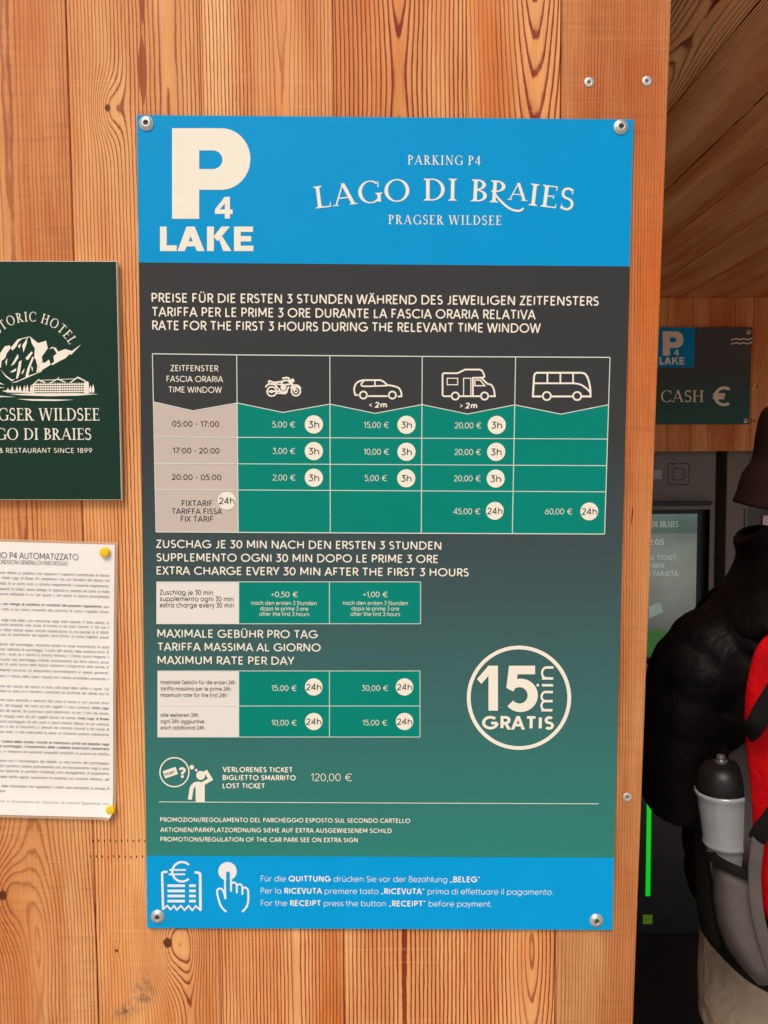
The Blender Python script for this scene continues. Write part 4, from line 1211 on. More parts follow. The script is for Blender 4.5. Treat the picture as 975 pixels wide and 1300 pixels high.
# ---------------------------------------------------------------- free minutes badge
fl = Flat()
fl.ribbon(MS.U(circ(658.8, 885.7, 63.8, 72)), MS.k(4.9), True)
fm = fl.make("free_minutes_badge", cream, MS, root, 0.0005)
fl = Flat()
q6 = lambda p: sc(p, 560, 780, 3.482)
pol = [q6([(209, 226), (251, 226), (251, 425), (209, 425)]), q6([(209, 226), (218, 260), (178, 307), (158, 285)])]
pol += [q6([(300, 226), (415, 226), (415, 264), (300, 264)]), q6([(300, 226), (338, 264), (331, 312), (288, 322)])]
pa = arc(350, 355, 78, 75, -150, 128, 30)      # bowl of the 5, screen orientation
pa_o = [(351 + 76 * cos(radians(a)), 357 - 74 * sin(radians(a))) for a in [138 - i * 9.6 for i in range(30)]]
pa_i = [(346 + 36 * cos(radians(a)), 357 - 36 * sin(radians(a))) for a in [138 - i * 9.6 for i in range(30)]]
for i in range(29):
    pol.append(q6([pa_o[i], pa_o[i + 1], pa_i[i + 1], pa_i[i]]))
pol.append(q6([(288, 322), (331, 312), (320, 340), (297, 330)]))
fl.polys([MS.U(p) for p in pol])
MS.text(fl, "GRATIS", 611.7, 703, 925.8, 18.0, 0.20)
# "min" reads upward
a = MS.uv(702.6, 903)
b = MS.uv(702.6, 845.6)
fl.text("min", a[0], a[0] + (b[1] - a[1]), a[1], MS.k(23.5), 0.115, ang=pi / 2)
fl.make("free_minutes_lettering", cream, MS, fm, 0.0008)

# ---------------------------------------------------------------- lost ticket notice
Z5 = lambda p: sc(p, 190, 950, 3.482)
fl = Flat()
fl.ribbon(MS.U(Z5(circ(110, 105, 64, 40))), MS.k(1.7), True)
tk = [(92 + x * cos(0.33) + y * sin(0.33), 107 - x * sin(0.33) + y * cos(0.33)) for x, y in ((-30, -17), (30, -17), (30, 17), (-30, 17))]
fl.polys([MS.U(Z5(tk))])
MS.text(fl, "?", 227.2, 236.0, 987.4, 14.4, 0.21)
for c in (circ(187, 83, 10, 16), circ(206, 96, 6, 12), circ(226, 119, 20, 24)):
    fl.polys([MS.U(Z5(c))])
fl.polys(ribbon_quads(MS.U(Z5([(232, 158), (270, 136), (246, 98)])), MS.k(5.0))
         + ribbon_quads(MS.U(Z5(smooth([(232, 158), (205, 156), (188, 172), (183, 196), (178, 226)], 4))), MS.k(5.2))
         + [MS.U(Z5([(203, 150), (244, 150), (244, 238), (204, 238)]))])
lost = fl.make("lost_ticket_icon", cream, MS, root, 0.0005)
fl = Flat()
a = MS.uv(*Z5([(68, 122)])[0])
fl.text("TICKET", a[0], a[0] + MS.k(14.2), a[1], MS.k(3.4), 0.17, ang=0.33)
fl.make("ticket_lettering", ink, MS, lost, 0.0008)
block("lost_ticket_lettering", cream, [("VERLORENES TICKET", 282.8, 371.8, 980), ("BIGLIETTO SMARRITO", 282.8, 375.6, 990.2), ("LOST TICKET", 282.8, 336.6, 1000.6)], 7.0, 0.19)
block("lost_ticket_price_lettering", cream, [("120,00 €", 394.6, 446.6, 991.4)], 10.2, 0.085)
fl = Flat()
fl.ribbon(MS.U([(202, 1017.8), (480, 1019.2), (760, 1020.3)]), MS.k(1.04))
fl.make("divider_line", line_ink, MS, root, 0.0004)
block("notice_lettering", cream, [("PROMOZIONI/REGOLAMENTO DEL PARCHEGGIO ESPOSTO SUL SECONDO CARTELLO", 203.6, 520.8, 1043.2),
                                  ("AKTIONEN/PARKPLATZORDNUNG SIEHE AUF EXTRA AUSGEWIESENEM SCHILD", 203.6, 497.4, 1056),
                                  ("PROMOTIONS/REGULATION OF THE CAR PARK SEE ON EXTRA SIGN", 203.8, 454.2, 1068)], 6.2, 0.165)

# ---------------------------------------------------------------- footer
footer = sheet("footer_panel", cyan_low, -hw + 0.0003, hw - 0.0003, -hh + 0.0003, z_foot, 0.0002)
block("receipt_note_lettering", white, [("Für die *QUITTUNG* drücken Sie vor der Bezahlung *„BELEG“*", 331.3, 609.4, 1118.8),
                                        ("Per la *RICEVUTA* premere tasto *„RICEVUTA“* prima di effettuare il pagamento.", 331.3, 702, 1134.2),
                                        ("For the *RECEIPT* press the button *„RECEIPT“* before payment.", 331.3, 624.2, 1149.8)], 8.0, 0.085, footer, 0.0005, 0.185)
Z4 = lambda p: sc(p, 190, 1080, 6.5)
eu = [(268 + 80 * cos(radians(a)), 172 - 80 * sin(radians(a))) for a in range(44, 318, 9)]
icon("receipt_icon", [
    (Z4([(148, 173), (118, 173), (106, 180), (104, 194), (112, 486)]), 3.0, False), (Z4([(372, 178), (398, 178), (414, 186), (418, 200), (420, 490)]), 3.4, False),
    (Z4([(108, 482), (147, 452), (173, 484), (202, 453), (225, 486), (258, 453), (290, 488), (322, 453), (352, 490), (382, 455), (424, 494)]), 2.2, False),
    (Z4(eu), 2.9, False), (Z4([(163, 157), (300, 157)]), 2.3, False), (Z4([(158, 193), (294, 193)]), 2.3, False)]
    + [(Z4([(148, y), (292, y)]), 3.6, False) for y in (287, 330, 372, 414)] + [(Z4([(327, y), (381, y)]), 3.6, False) for y in (287, 330, 372, 414)], white, footer, 0.0005)
hand = icon("pointing_hand_icon", [
    (Z4([(622, 232), (622, 300), (626, 398)]), 2.5, False), (Z4([(672, 228), (672, 336)]), 2.5, False),
    (Z4(smooth([(628, 398), (612, 340), (594, 314), (574, 312), (557, 330), (566, 385), (585, 445), (606, 478), (634, 502)], 4)), 2.6, False),
    (Z4(smooth([(674, 276), (684, 263), (700, 260), (714, 270), (719, 290), (720, 350)], 4)), 2.4, False),
    (Z4(smooth([(721, 290), (734, 276), (750, 276), (763, 290), (766, 316), (766, 362)], 4)), 2.4, False),
    (Z4(smooth([(767, 312), (782, 302), (800, 308), (812, 326), (815, 380), (811, 430), (796, 468), (764, 503)], 4)), 2.6, False)], white, footer, 0.0005)
fl = Flat()
disc = Z4(circ(643, 168, 76, 40))
fl.polys([MS.U(disc)])
fl.make("button_disc", white, MS, hand, 0.00045)
fl = Flat()
fl.polys([MS.U(Z4([(633, 246)] + [(647 - 15 * cos(radians(a)), 184 - 15 * sin(radians(a))) for a in range(0, 181, 15)] + [(662, 246)]))])
fl.make("finger_fill", cyan_low, MS, hand, 0.0008)

# ================================================================== screws
zinc = paint("zinc_plated_steel", lin(214, 210, 200), 0.36, 0.5, 0.75, mottle=0.10, scale=500)
zinc_dark = paint("dark_socket", lin(112, 102, 90), 0.5, 0.4, 0.6)


def screw(px, py, r_px, y_surf, label, group, pan=True, turn=0.3):
    c = at(px, py, y_surf)
    r = r_px * (DIST + y_surf) / F_PX
    ro = empty("screw", c, label, "screw", group, rot=(0, turn, 0))
    M = Matrix.Rotation(pi / 2, 4, 'X')        # local Z -> -Y, out of the wall
    bm = bmesh.new()
    s = r * 0.36
    if pan:
        prof = [(r, 0.0), (r, r * 0.10), (r * 0.96, r * 0.16), (r * 0.80, r * 0.20), (r * 0.74, r * 0.25), (r * 0.68, r * 0.34), (r * 0.55, r * 0.40), (s * 1.12, r * 0.42), (s, r * 0.40), (s * 0.92, r * 0.16)]
    else:
        prof = [(r, 0.0), (r, r * 0.08), (r * 0.95, r * 0.13), (s * 1.15, r * 0.12), (s, r * 0.10), (s * 0.92, -r * 0.15)]
    add_lathe(bm, prof, 36, M, cap=False)
    head = from_bm("screw_head", bm, zinc, ro, True, False)
    bm = bmesh.new()
    h0 = r * 0.16 if pan else -r * 0.16
    add_lathe(bm, [(s * 0.98, h0), (0, h0)], 24, M, cap=False)
    for i in range(6):                           # six-lobed drive
        a = pi * i / 3
        c_ = Matrix.Translation((s * 0.72 * cos(a), 0, s * 0.72 * sin(a))) @ M
        add_lathe(bm, [(s * 0.30, h0), (s * 0.30, h0 + r * (0.20 if pan else 0.2)), (0, h0 + r * (0.21 if pan else 0.21))], 10, c_, cap=False)
    from_bm("drive_recess", bm, zinc_dark, head, True, False)
    return ro


G1, G2 = "pan-head screws holding the tariff board", "countersunk screws in the corner board"
screw(186, 157, 9.0, -0.0046, "silver pan-head screw in the blue header above the big parking letter", G1, turn=0.2)
screw(788, 161.5, 9.0, -0.0046, "silver pan-head screw in the blue header, by the corner board", G1, turn=0.5)
screw(200.5, 1163, 9.0, -0.0046, "silver pan-head screw in the blue footer below the receipt symbol", G1, turn=0.9)
screw(757, 1168, 9.0, -0.0046, "silver pan-head screw in the blue footer, by the corner board", G1, turn=1.3)
screw(748, 104.5, 5.9, -0.0006, "small countersunk screw above the tariff board, nearer the board joint", G2, False, 0.1)
screw(821.5, 103, 5.9, -0.0006, "small countersunk screw above the tariff board, nearer the wall's free edge", G2, False, 0.7)
screw(796.5, 1012, 5.9, -0.0006, "small countersunk screw low on the corner board, beside the tariff board's teal part", G2, False, 0.4)
# ================================================================== dark green hotel sign (cut by the photo's left edge)
GS = Plate("hotel_sign", (-65, 330.8), (149.8, 331.6), (153.2, 634.6), (-62, 635), -0.0085, -0.0025,
           "dark green hotel sign with a cream mountain and lakeside hotel drawing", "sign")
GS.slab("backing_panel", paint("cream_board_edge", lin(214, 204, 184), 0.6), bevel=0.0004)
_sheet(GS, "face_panel", paint("forest_green_print", lin(23, 53, 39), 0.5, 0.14, mottle=0.05, scale=14), -GS.w / 2 + 0.0009, GS.w / 2 - 0.0009, -GS.h / 2 + 0.0009, GS.h / 2 - 0.0009, 0.0003)
f = Flat()
cu, cv = GS.uv(39.5, 465.5)
f.arc_text("HISTORIC HOTEL", cu, cv, GS.k(56), 1.06, GS.k(11.8), track=0.10)
f.make("arched_lettering", cream, GS, GS.root, 0.0006)
f = Flat()
GS.text(f, "PRAGSER WILDSEE", -38, 126.5, 533.8, 15.4, serif=True, track=0.02)
GS.text(f, "LAGO DI BRAIES", -28, 116, 558.2, 14.4, serif=True, track=0.02)
GS.text(f, "HOTEL & RESTAURANT SINCE 1899", -34, 117.2, 575, 6.3, 0.12, track=0.06)
f.make("sign_lettering", cream, GS, GS.root, 0.0006)
Zm = lambda p: sc(p, 0, 390, 7.222)
f = Flat()
MT = [
    [(275, 268), (320, 305), (350, 330), (425, 308), (440, 378), (385, 455), (392, 498), (360, 545), (335, 600), (345, 540), (330, 480), (315, 465), (322, 380), (292, 330), (283, 292)],
    [(335, 600), (362, 548), (376, 520), (398, 505), (410, 512), (452, 480), (466, 528), (440, 545), (380, 580)],
    [(100, 372), (165, 295), (275, 268), (262, 282), (205, 292), (172, 318), (150, 362), (118, 398), (108, 385)],
    [(0, 428), (45, 360), (92, 350), (100, 378), (66, 420), (48, 470), (16, 492), (12, 552), (0, 556)],
    [(100, 542), (166, 428), (172, 462), (132, 522), (110, 535)], [(148, 660), (176, 500), (200, 486), (196, 530), (184, 600), (166, 652)],
    [(105, 694), (180, 670), (250, 634), (350, 598), (388, 574), (384, 590), (250, 648), (150, 690)],
    [(5, 570), (60, 628), (112, 664), (142, 660), (112, 680), (56, 640)],
    [(470, 524), (498, 500), (492, 450), (522, 425), (492, 374), (450, 386), (480, 364), (515, 374), (534, 408), (600, 384), (660, 402), (745, 342), (655, 436), (640, 430), (600, 470), (560, 488), (482, 532)],
    [(205, 352), (252, 284), (248, 330), (216, 418), (212, 380)], [(236, 466), (292, 404), (302, 420), (262, 480), (248, 486)],
    [(235, 640), (252, 566), (300, 452), (312, 466), (276, 560), (262, 630)], [(50, 500), (70, 468), (62, 540)], [(92, 596), (150, 560), (148, 584), (118, 598)],
    [(165, 355), (196, 332), (180, 380)], [(200, 600), (226, 560), (222, 590), (205, 618)], [(285, 540), (304, 556), (300, 592)],
    # hotel
    [(770, 690), (815, 690), (818, 790), (770, 790)], [(292, 716), (355, 660), (420, 690), (412, 698), (355, 672), (304, 718)], [(450, 696), (530, 654), (606, 686), (598, 694), (530, 664), (462, 700)],
    [(640, 690), (715, 636), (818, 690), (800, 694), (715, 650), (652, 694)], [(380, 668), (690, 654), (690, 659), (380, 674)], [(534, 640), (540, 640), (540, 660), (534, 660)],
    [(300, 716), (316, 704), (316, 788), (300, 788)], [(546, 700), (556, 700), (556, 786), (546, 786)],
] + [[(306, y), (772, y - 4), (772, y + 7), (306, y + 11)] for y in (704, 726, 748, 770)] + [[(x, 690), (x + 5, 690), (x + 5, 786), (x, 786)] for x in range(330, 770, 22)] + [
    [(85, 796), (300, 790), (700, 788), (905, 797), (700, 812), (440, 816), (200, 808)], [(155, 842), (420, 844), (680, 849), (520, 860), (300, 858)], [(0, 734), (50, 738), (0, 743)], [(0, 812), (150, 824), (0, 824)], [(0, 690), (42, 712), (0, 704)],
    [(20, 770), (70, 758), (300, 776), (300, 788), (90, 782)],
] + [[(x, y0), (x + 12, y0 + 40), (x + 9, 784), (x - 9, 784), (x - 12, y0 + 40)] for x, y0 in ((75, 735), (115, 715), (158, 716), (186, 718), (225, 715), (252, 708), (288, 708), (830, 714), (855, 706))]
f.polys([GS.U(Zm(p)) for p in MT])
f.make("mountain_hotel_emblem", cream, GS, GS.root, 0.0006)

# ================================================================== laminated notice with yellow pins
NP = Plate("laminated_notice", (-105, 681), (148.6, 688.4), (147.8, 1039.4), (-104, 1033.5), -0.0022, -0.0012,
           "laminated white sheet of small dense black print under two yellow pins", "notice")
kp = NT("laminated_paper")
v_, x_, y_, z_ = kp.coords()
cl = kp.noise(v_, 14, 3, 0.6)
kp.bump(cl, 0.12, 0.01)
paper = kp.out(kp.ramp(cl, [(0.3, lin(242, 234, 224)), (0.7, lin(248, 242, 234))]), 0.28, Specular_IOR_Level=0.45)
kp = NT("clear_laminate_edge")
lam = kp.out(lin(226, 196, 164), 0.2, Alpha=0.55)
f = Flat()
A_, B_ = NP.uv(148.4, 1024), NP.uv(139.8, 1038.6)
hw_, hh_ = NP.w / 2, NP.h / 2
nu, nv = 26, 36


def sheet_mesh(name, inset, mat, lift, parent):
    """Thin sheet that stands a little off the wall and curls at its free edges."""
    bm = bmesh.new()
    g = {}
    for i in range(nu + 1):
        for j in range(nv + 1):
            u = -hw_ + inset + (2 * hw_ - 2 * inset) * i / nu
            v = -hh_ + inset + (2 * hh_ - 2 * inset) * j / nv
            cut = max(0.0, 1 - (hypot(u - hw_, v + hh_) / 0.016))
            k_ = (0.0022 * max(0, (0.5 - abs(j / nv - 0.52)) * 2) * max(0, i / nu - 0.7) / 0.3
                  + 0.0035 * max(0, 0.08 - j / nv) / 0.08 + 0.006 * cut ** 1.5)
            g[i, j] = bm.verts.new((u, NP.face - lift - k_, v))
    for i in range(nu):
        for j in range(nv):
            bm.faces.new((g[i, j], g[i + 1, j], g[i + 1, j + 1], g[i, j + 1]))
    # the lower corner is torn off
    d = Vector((B_[0] - A_[0], 0, B_[1] - A_[1]))
    n = Vector((-d.z, 0, d.x)).normalized()
    if n.dot(Vector((hw_ - A_[0], 0, -hh_ - A_[1]))) < 0:
        n = -n
    bmesh.ops.bisect_plane(bm, geom=bm.verts[:] + bm.edges[:] + bm.faces[:], plane_co=Vector((A_[0], 0, A_[1])), plane_no=n, clear_outer=True)
    for fc in bm.faces:
        fc.smooth = True
    me = bpy.data.meshes.new(name)
    bm.to_mesh(me)
    bm.free()
    return link_mesh(name, me, mat, parent, True, False)


sheet_mesh("clear_sleeve", 0.0, lam, 0.0, NP.root)
sheet_mesh("paper_sheet", NP.k(3.5), paper, 0.0004, NP.root)
tail_ = ["disposto come offerta al pubblico che regolano il rapporto contrattuale di natura", "parcheggio (Hotel Lago di Braies Srl), prevedono che con l'accesso del veicolo nel",
         "oggetto l'utilizzo di un posto auto o accetta integralmente il presente regolamento,", "condizioni generali di utilizzo, senza obbligo di vigilanza e custodia da parte di Hotel",
         "ogni caso, anche nell'ipotesi in cui, per guasti o altri eventi, la sbarra automatizzata", None,
         "*parcheggio, non ritenga di accettare le condizioni del presente regolamento,* può", "senza alcun costo a suo carico, inserendo alla colonnina di uscita il biglietto ritirato", None,
         "*del veicolo* negli stalli liberi, con esclusione degli stalli riservati. È fatto divieto di", "transito ed uscita pedonali, sulle corsie di transito e nei posti riservati, in tali casi il",
         "un addebito delle relative spese nonché l'applicazione di una penale di € 100,00.", "esterno. In caso di smarrimento del biglietto verrà fornito un nuovo biglietto, previo", None,
         "sulla del veicolo dal parcheggio, recandosi presso le casse automatiche, le quali", "uscire il veicolo dall'area di parcheggio. L'uscita del veicolo deve avvenire entro 15",
         "minuti, trascorsi i quali, se il veicolo è ancora nell'area, il Cliente dovrà integrare il", "in vigore. L'uscita dal parcheggio tramite accodamento ad altra vettura senza",
         "automatizzato di uscita (prima della sbarra) comporta il pagamento della penale di", "eventualmente occorso al dispositivo automatizzato e spese generali.",
         "che prevedono il rilascio della copia ricevuta che l'utente provvederà premendo il", None,
         "posto risultante dal calcolo del tempo di sosta sulla base delle tariffe in vigore. Tali", "interno dell'area di sosta, e si intendono conosciute ed accettate dal cliente che ha", None,
         "esclusivamente spazi delimitati e dedicati alla sosta di veicoli e non assume alcun", "suoi accessori, dei bagagli, dei valori ed altri oggetti in esso contenuti. *Hotel Lago*",
         "*di Braies*, autisti del veicolo, da qualunque causa determinati, né per il furto del veicolo,", "accessori o di bagagli, valori ed altri oggetti lasciati nel veicolo. *Hotel Lago di Braies*",
         "arrecati ai veicoli parcheggiati da altri utenti o veicoli presenti all'area, né per eventuali", "manifestazioni o atti di terrorismo, o derivati da calamità naturali e da cause di",
         "terzi in cattivo stato, in tale eventualità le spese di rimozione saranno interamente", None,
         "*norme del Codice della strada, nonché le indicazioni scritte ed esposte negli*", "*stradali del parcheggio. L'inosservanza delle suddette prescrizioni comporterà*",
         "adempiente, in relazione ad eventuali pregiudizi provocati al proprio ed all'altrui", None,
         "per le persone con il contrassegno dei disabili. La sola munito del contrassegno", "momento abili, potranno sostare gratuitamente solo ed esclusivamente negli 6 posti",
         "sui posti non destinati ai portatori handicap sarà assoggettata al pagamento", "sulla base delle tariffe vigenti, nonostante la presenza, sul cruscotto dell'auto, del", None,
         "trattamento delle informazioni che riguardano i Clienti sarà improntato ai principi di", "riservatezza.", "norme di sicurezza", "in riguardante la interpretazione e/o l'attuazione del presente Regolamento sarà"]
for a_, b_ in (('à', 'a'), ('é', 'e'), ('ì', 'i'), ('ò', 'o'), ('ù', 'u')):
    tail_ = [t.replace(a_, b_) if t else None for t in tail_]
f = Flat()
NP.text(f, "PARCHEGGIO P4 AUTOMATIZZATO", -50, 99.8, 707.2, 8.0, 0.10)
NP.text(f, "CONDIZIONI GENERALI DI PARCHEGGIO", -5, 86.6, 715.6, 5.4, 0.09)
ys = [190, 212, 236, 260, 282, 0, 325, 348, 0, 395, 415, 438, 458, 0, 500, 522, 543, 566, 587, 612, 638, 0, 682, 703, 0, 742, 765, 788, 812, 835, 857, 880, 0, 922, 942, 965, 0, 1005, 1028, 1050, 1075, 0, 1115, 1136, 1156, 1180]
for s, yz in zip(tail_, ys):
    if s is None:
        continue
    yp = 670 + (yz + 5) / 3.42 + 0.8
    n_ = len(s)
    x1 = 139.0 if n_ > 60 else (104 if n_ > 50 else (8 if n_ < 14 else 22))
    x0 = -6 - 0.18 * n_ if n_ > 50 else (-30 if n_ < 14 else -28)
    s = s.replace(' ', '  ')
    NP.text(f, s, x0, x1, yp, 3.5, 0.095, bold=0.15)
    if n_ > 50:
        NP.text(f, tail_[(len(s) * 7) % 5].split(',')[0], -90, x0 - 3, yp, 3.5, 0.10)
pm = f.make("print_layer", paint("grey_toner", lin(66, 62, 62), 0.6, 0.2), NP, NP.root, 0.0)
# lay the print on the curling paper
for ve in pm.data.vertices:
    u, v = ve.co.x, ve.co.z
    iu, jv = (u + hw_) / (2 * hw_), (v + hh_) / (2 * hh_)
    cut = max(0.0, 1 - (hypot(u - hw_, v + hh_) / 0.016))
    ve.co.y = NP.face - 0.0008 - (0.0022 * max(0, (0.5 - abs(jv - 0.52)) * 2) * max(0, iu - 0.7) / 0.3 + 0.0035 * max(0, 0.08 - jv) / 0.08 + 0.006 * cut ** 1.5)
yellow = paint("yellow_plastic", lin(246, 196, 8), 0.32, 0.5, mottle=0.03, scale=80)
for px, py, r, lab in ((133.6, 701, 6.6, "round yellow push pin at the top of the laminated sheet"), (141, 1027.6, 6.2, "round yellow push pin at the torn bottom corner of the laminated sheet")):
    c = at(px, py, -0.004)
    ro = empty("push_pin", c, lab, "pin", "yellow pins in the laminated sheet")
    R_ = r * (DIST - 0.006) / F_PX
    M = Matrix.Rotation(pi / 2, 4, 'X')
    bm = bmesh.new()
    add_lathe(bm, [(R_ * 0.9, 0), (R_, 0.0008), (R_, 0.0022), (R_ * 0.93, 0.0031), (R_ * 0.7, 0.0036), (0, 0.0038)], 36, M)
    hd = from_bm("pin_head", bm, yellow, ro, True, False)
    bm = bmesh.new()
    add_lathe(bm, [(0.0005, -0.012), (0.0005, 0.0)], 8, M)
    from_bm("pin_shaft", bm, zinc, ro, True, False)

# ================================================================== cash sign on the back fascia
CS = Plate("cash_sign", (824, 415.3), (955.8, 415.6), (951, 538.2), (822, 538.8), D_BACK - 0.010, D_BACK - 0.004,
           "small slate and green sign with a euro mark on the shaded inner fascia", "sign")
CS.slab("backing_panel", fade("slate_to_green_print", [(0, lin(84, 84, 84)), (0.45, lin(78, 80, 80)), (0.75, lin(56, 90, 82)), (1, lin(46, 98, 88))], CS.h / 2, -CS.h / 2))
ua, va = CS.uv(881, 466.5)
ub, vb = CS.uv(824, 415.5)
cpanel = _sheet(CS, "parking_panel", cyan, -CS.w / 2 + 0.001, ua, va, CS.h / 2 - 0.001, 0.0006)
f = Flat()
k_ = 31.5 / 118.5
logo(f, lambda x, y: CS.uv(837.2 + (x - 203.3) * k_, 420.7 + (y - 163) * (30.8 / 115) if y < 282 else 453.6 + (y - 287.8) * (9.2 / 31.1)), 1)
f.make("parking_emblem", cream, CS, cpanel, 0.0012)
f = Flat()
CS.text(f, "CASH", 838.7, 893, 510.4, 14.6, serif=True, track=0.02)
f.make("cash_lettering", cream, CS, CS.root, 0.0012)
f = Flat()
CS.text(f, "€", 902.8, 926, 515.8, 25, 0.15)
f.make("euro_mark", cream, CS, CS.root, 0.0012)
f = Flat()
for yy in (430.6, 435.8):
    f.ribbon(CS.U([(928 + i * 0.9, yy + 0.75 * sin(i * 0.62)) for i in range(31)]), CS.k(1.5))
f.make("wave_emblem", cream, CS, CS.root, 0.0012)
for px, py, lab in ((950.3, 421.2, "tiny pale screw above the white waves of the cash sign"), (946.6, 534, "tiny pale screw at the foot of the cash sign, under the euro mark")):
    ro = screw(px, py, 3.2, D_BACK - 0.0105, lab, "screws of the cash sign")

# ================================================================== payment machine below the fascia
YM = D_BACK + 0.07
mgrey = paint("machine_grey", lin(124, 118, 112), 0.5, 0.35, mottle=0.05, scale=30)
mblack = paint("machine_black", lin(24, 24, 25), 0.35, 0.4)
mdark = paint("machine_charcoal", lin(46, 46, 47), 0.35, 0.35, mottle=0.05, scale=12)
zx = lambda px, py, y=YM: at(px, py, y)
mach = empty("payment_machine", (zx(800, 700).x, YM, 0.03), "grey parking payment machine with a lit screen and green light strip", "payment machine")
xl, xr = zx(690, 700).x, zx(908, 700).x
zt, zmid = Z_FASC + 0.01, zx(860, 852).z
bm = bmesh.new()
bx0, bx1, bz0, bz1 = zx(726, 750).x, zx(899, 750).x, zx(860, 842).z, zx(860, 641).z
# cabinet front with the screen opening left free
add_box(bm, xl, bx0, YM, YM + 0.2, zmid, zt)
add_box(bm, bx1, xr - 0.012, YM, YM + 0.2, zmid, zt)
add_box(bm, xr - 0.0125, xr, YM + 0.006, YM + 0.2, zmid, zt, bevel=0.004)
add_box(bm, bx0, bx1, YM, YM + 0.2, bz1, zt)
add_box(bm, bx0, bx1, YM, YM + 0.2, zmid, bz0)
from_bm("cabinet", bm, mgrey, mach)
bm = bmesh.new()
add_box(bm, xl, xr, YM + 0.004, YM + 0.2, 0.03, zmid - 0.002, bevel=0.003)
from_bm("lower_door", bm, mdark, mach)
bm = bmesh.new()
add_box(bm, bx0, bx1, YM + 0.035, YM + 0.05, bz0, bz1)
bez = from_bm("screen_bezel", bm, mblack, mach)
bm = bmesh.new()                 # hood over the screen
add_box(bm, bx0 - 0.01, bx1 - 0.002, YM - 0.035, YM, bz1 + 0.001, bz1 + 0.014, bevel=0.003)
from_bm("screen_hood", bm, mblack, mach)
bm = bmesh.new()
for a, b in (((bx0 - 0.006, bx0), (bz0 - 0.006, bz1 - 0.001)), ((bx1, bx1 + 0.007), (bz0 - 0.006, bz1 - 0.001)), ((bx0, bx1), (bz0 - 0.006, bz0)), ((bx0, bx1), (bz1 - 0.018, bz1 - 0.001))):
    add_box(bm, a[0], a[1], YM - 0.006, YM + 0.034, b[0], b[1], bevel=0.0015)
from_bm("screen_surround_frame", bm, mgrey, mach)
YS = YM + 0.0345
sx0, sx1, sz0, sz1 = zx(733, 740, YS).x, zx(883.8, 740, YS).x, zx(860, 834, YS).z, zx(860, 652.5, YS).z
k = NT("lit_display")
v_, x_, y_, z_ = k.coords()
t_ = k.math('DIVIDE', k.sub(sz1, z_), sz1 - sz0)
band = k.ramp(t_, [(0.0, lin(92, 114, 104)), (0.132, lin(78, 102, 92)), (0.137, lin(116, 124, 114)), (0.40, lin(140, 146, 134)), (0.62, lin(116, 120, 110)), (0.81, lin(90, 94, 88)), (0.815, lin(46, 110, 36)), (1.0, lin(38, 96, 30))])
shade = k.ramp(k.noise(v_, 9, 2, 0.5), [(0.35, 0.8), (0.65, 1.05)])
em = k.mix(1.0, band, shade, 'MULTIPLY')
k.b.inputs["Emission Strength"].default_value = 0.52
k.set(k.b.inputs["Emission Color"], em)
disp_m = k.out((0.02, 0.02, 0.02), 0.12)
bm = bmesh.new()
add_box(bm, sx0, sx1, YS, YS + 0.0004, sz0, sz1)
disp = from_bm("display", bm, disp_m, bez)


class Loose(Plate):
    def __init__(self, root, y):
        self.root, self.yf, self.rot, self.c = root, y, 0.0, Vector((0, 0, 0))
        self.face = y - root.matrix_world.translation.y


def screen_text(items, name, mat, y, parent, weight=0.13, serif=False):
    f = Flat()
    for s, x0, x1, yb, cap in items:
        a, b = at(x0, yb, y), at(x1, yb, y)
        f.text(s, a.x, b.x, a.z, cap * (DIST + y) / F_PX, weight, serif=serif)
    me = bpy.data.meshes.new(name)
    me.from_pydata([(p, y, q) for p, q in f.v], [], f.f)
    o = link_mesh(name, me, mat, parent)
    return o


glow = NT("lit_letters")
glow.b.inputs["Emission Strength"].default_value = 0.5
glow.b.inputs["Emission Color"].default_value = (*lin(178, 186, 176), 1)
glow_m = glow.out((0.05, 0.05, 0.05), 0.4)
screen_text([("LAGO DI BRAIES", 805, 861, 669.5, 7.2)], "screen_title_lettering", glow_m, YS - 0.0006, disp, serif=True)
screen_text([("12:05", 819, 843, 692, 7.4)], "screen_clock_lettering", glow_m, YS - 0.0006, disp, 0.15)
screen_text([("EL TICKET", 824, 858.2, 711, 6.2), ("O BIEN", 820, 843, 721, 6.2), ("LA TARJETA", 817, 861, 731.4, 6.2)], "screen_prompt_lettering", glow_m, YS - 0.0006, disp, 0.15)
g2 = NT("lit_ticket")
g2.b.inputs["Emission Strength"].default_value = 0.42
g2.b.inputs["Emission Color"].default_value = (*lin(150, 166, 160), 1)
g2m = g2.out((0.05, 0.05, 0.05), 0.4)
bm = bmesh.new()
bm.faces.new([bm.verts.new(at(*q, YS - 0.0005)) for q in ((824, 769.5), (838, 764.5), (842, 777), (824, 785))])
from_bm("ticket_picture", bm, g2m, disp)
# engraved target mark and small sensor window
f = Flat()
c0 = at(861.3, 602, YM - 0.0008)
kk = (DIST + YM) / F_PX
for h_, gap in ((13.4, 3.5), (7.0, 2.2)):
    for a0 in range(4):
        ca, sa = cos(a0 * pi / 2), sin(a0 * pi / 2)
        R2 = lambda x, y: (c0.x + (x * ca - y * sa) * kk, c0.z + (x * sa + y * ca) * kk)
        f.ribbon([R2(-h_ + 1.2, h_), R2(-gap * 0.3, h_)], 1.1 * kk)
        f.ribbon([R2(gap * 0.3, h_), R2(h_ - 1.2, h_)], 1.1 * kk)
        f.ribbon([R2(h_, h_ - 3.2), R2(h_, h_ - 0.2)], 0.9 * kk)
me = bpy.data.meshes.new("contactless_mark")
me.from_pydata([(p, YM - 0.0008, q) for p, q in f.v], [], f.f)
link_mesh("contactless_mark", me, mblack, mach)
bm = bmesh.new()
a, b = at(829, 608.5, YM), at(840, 596, YM)
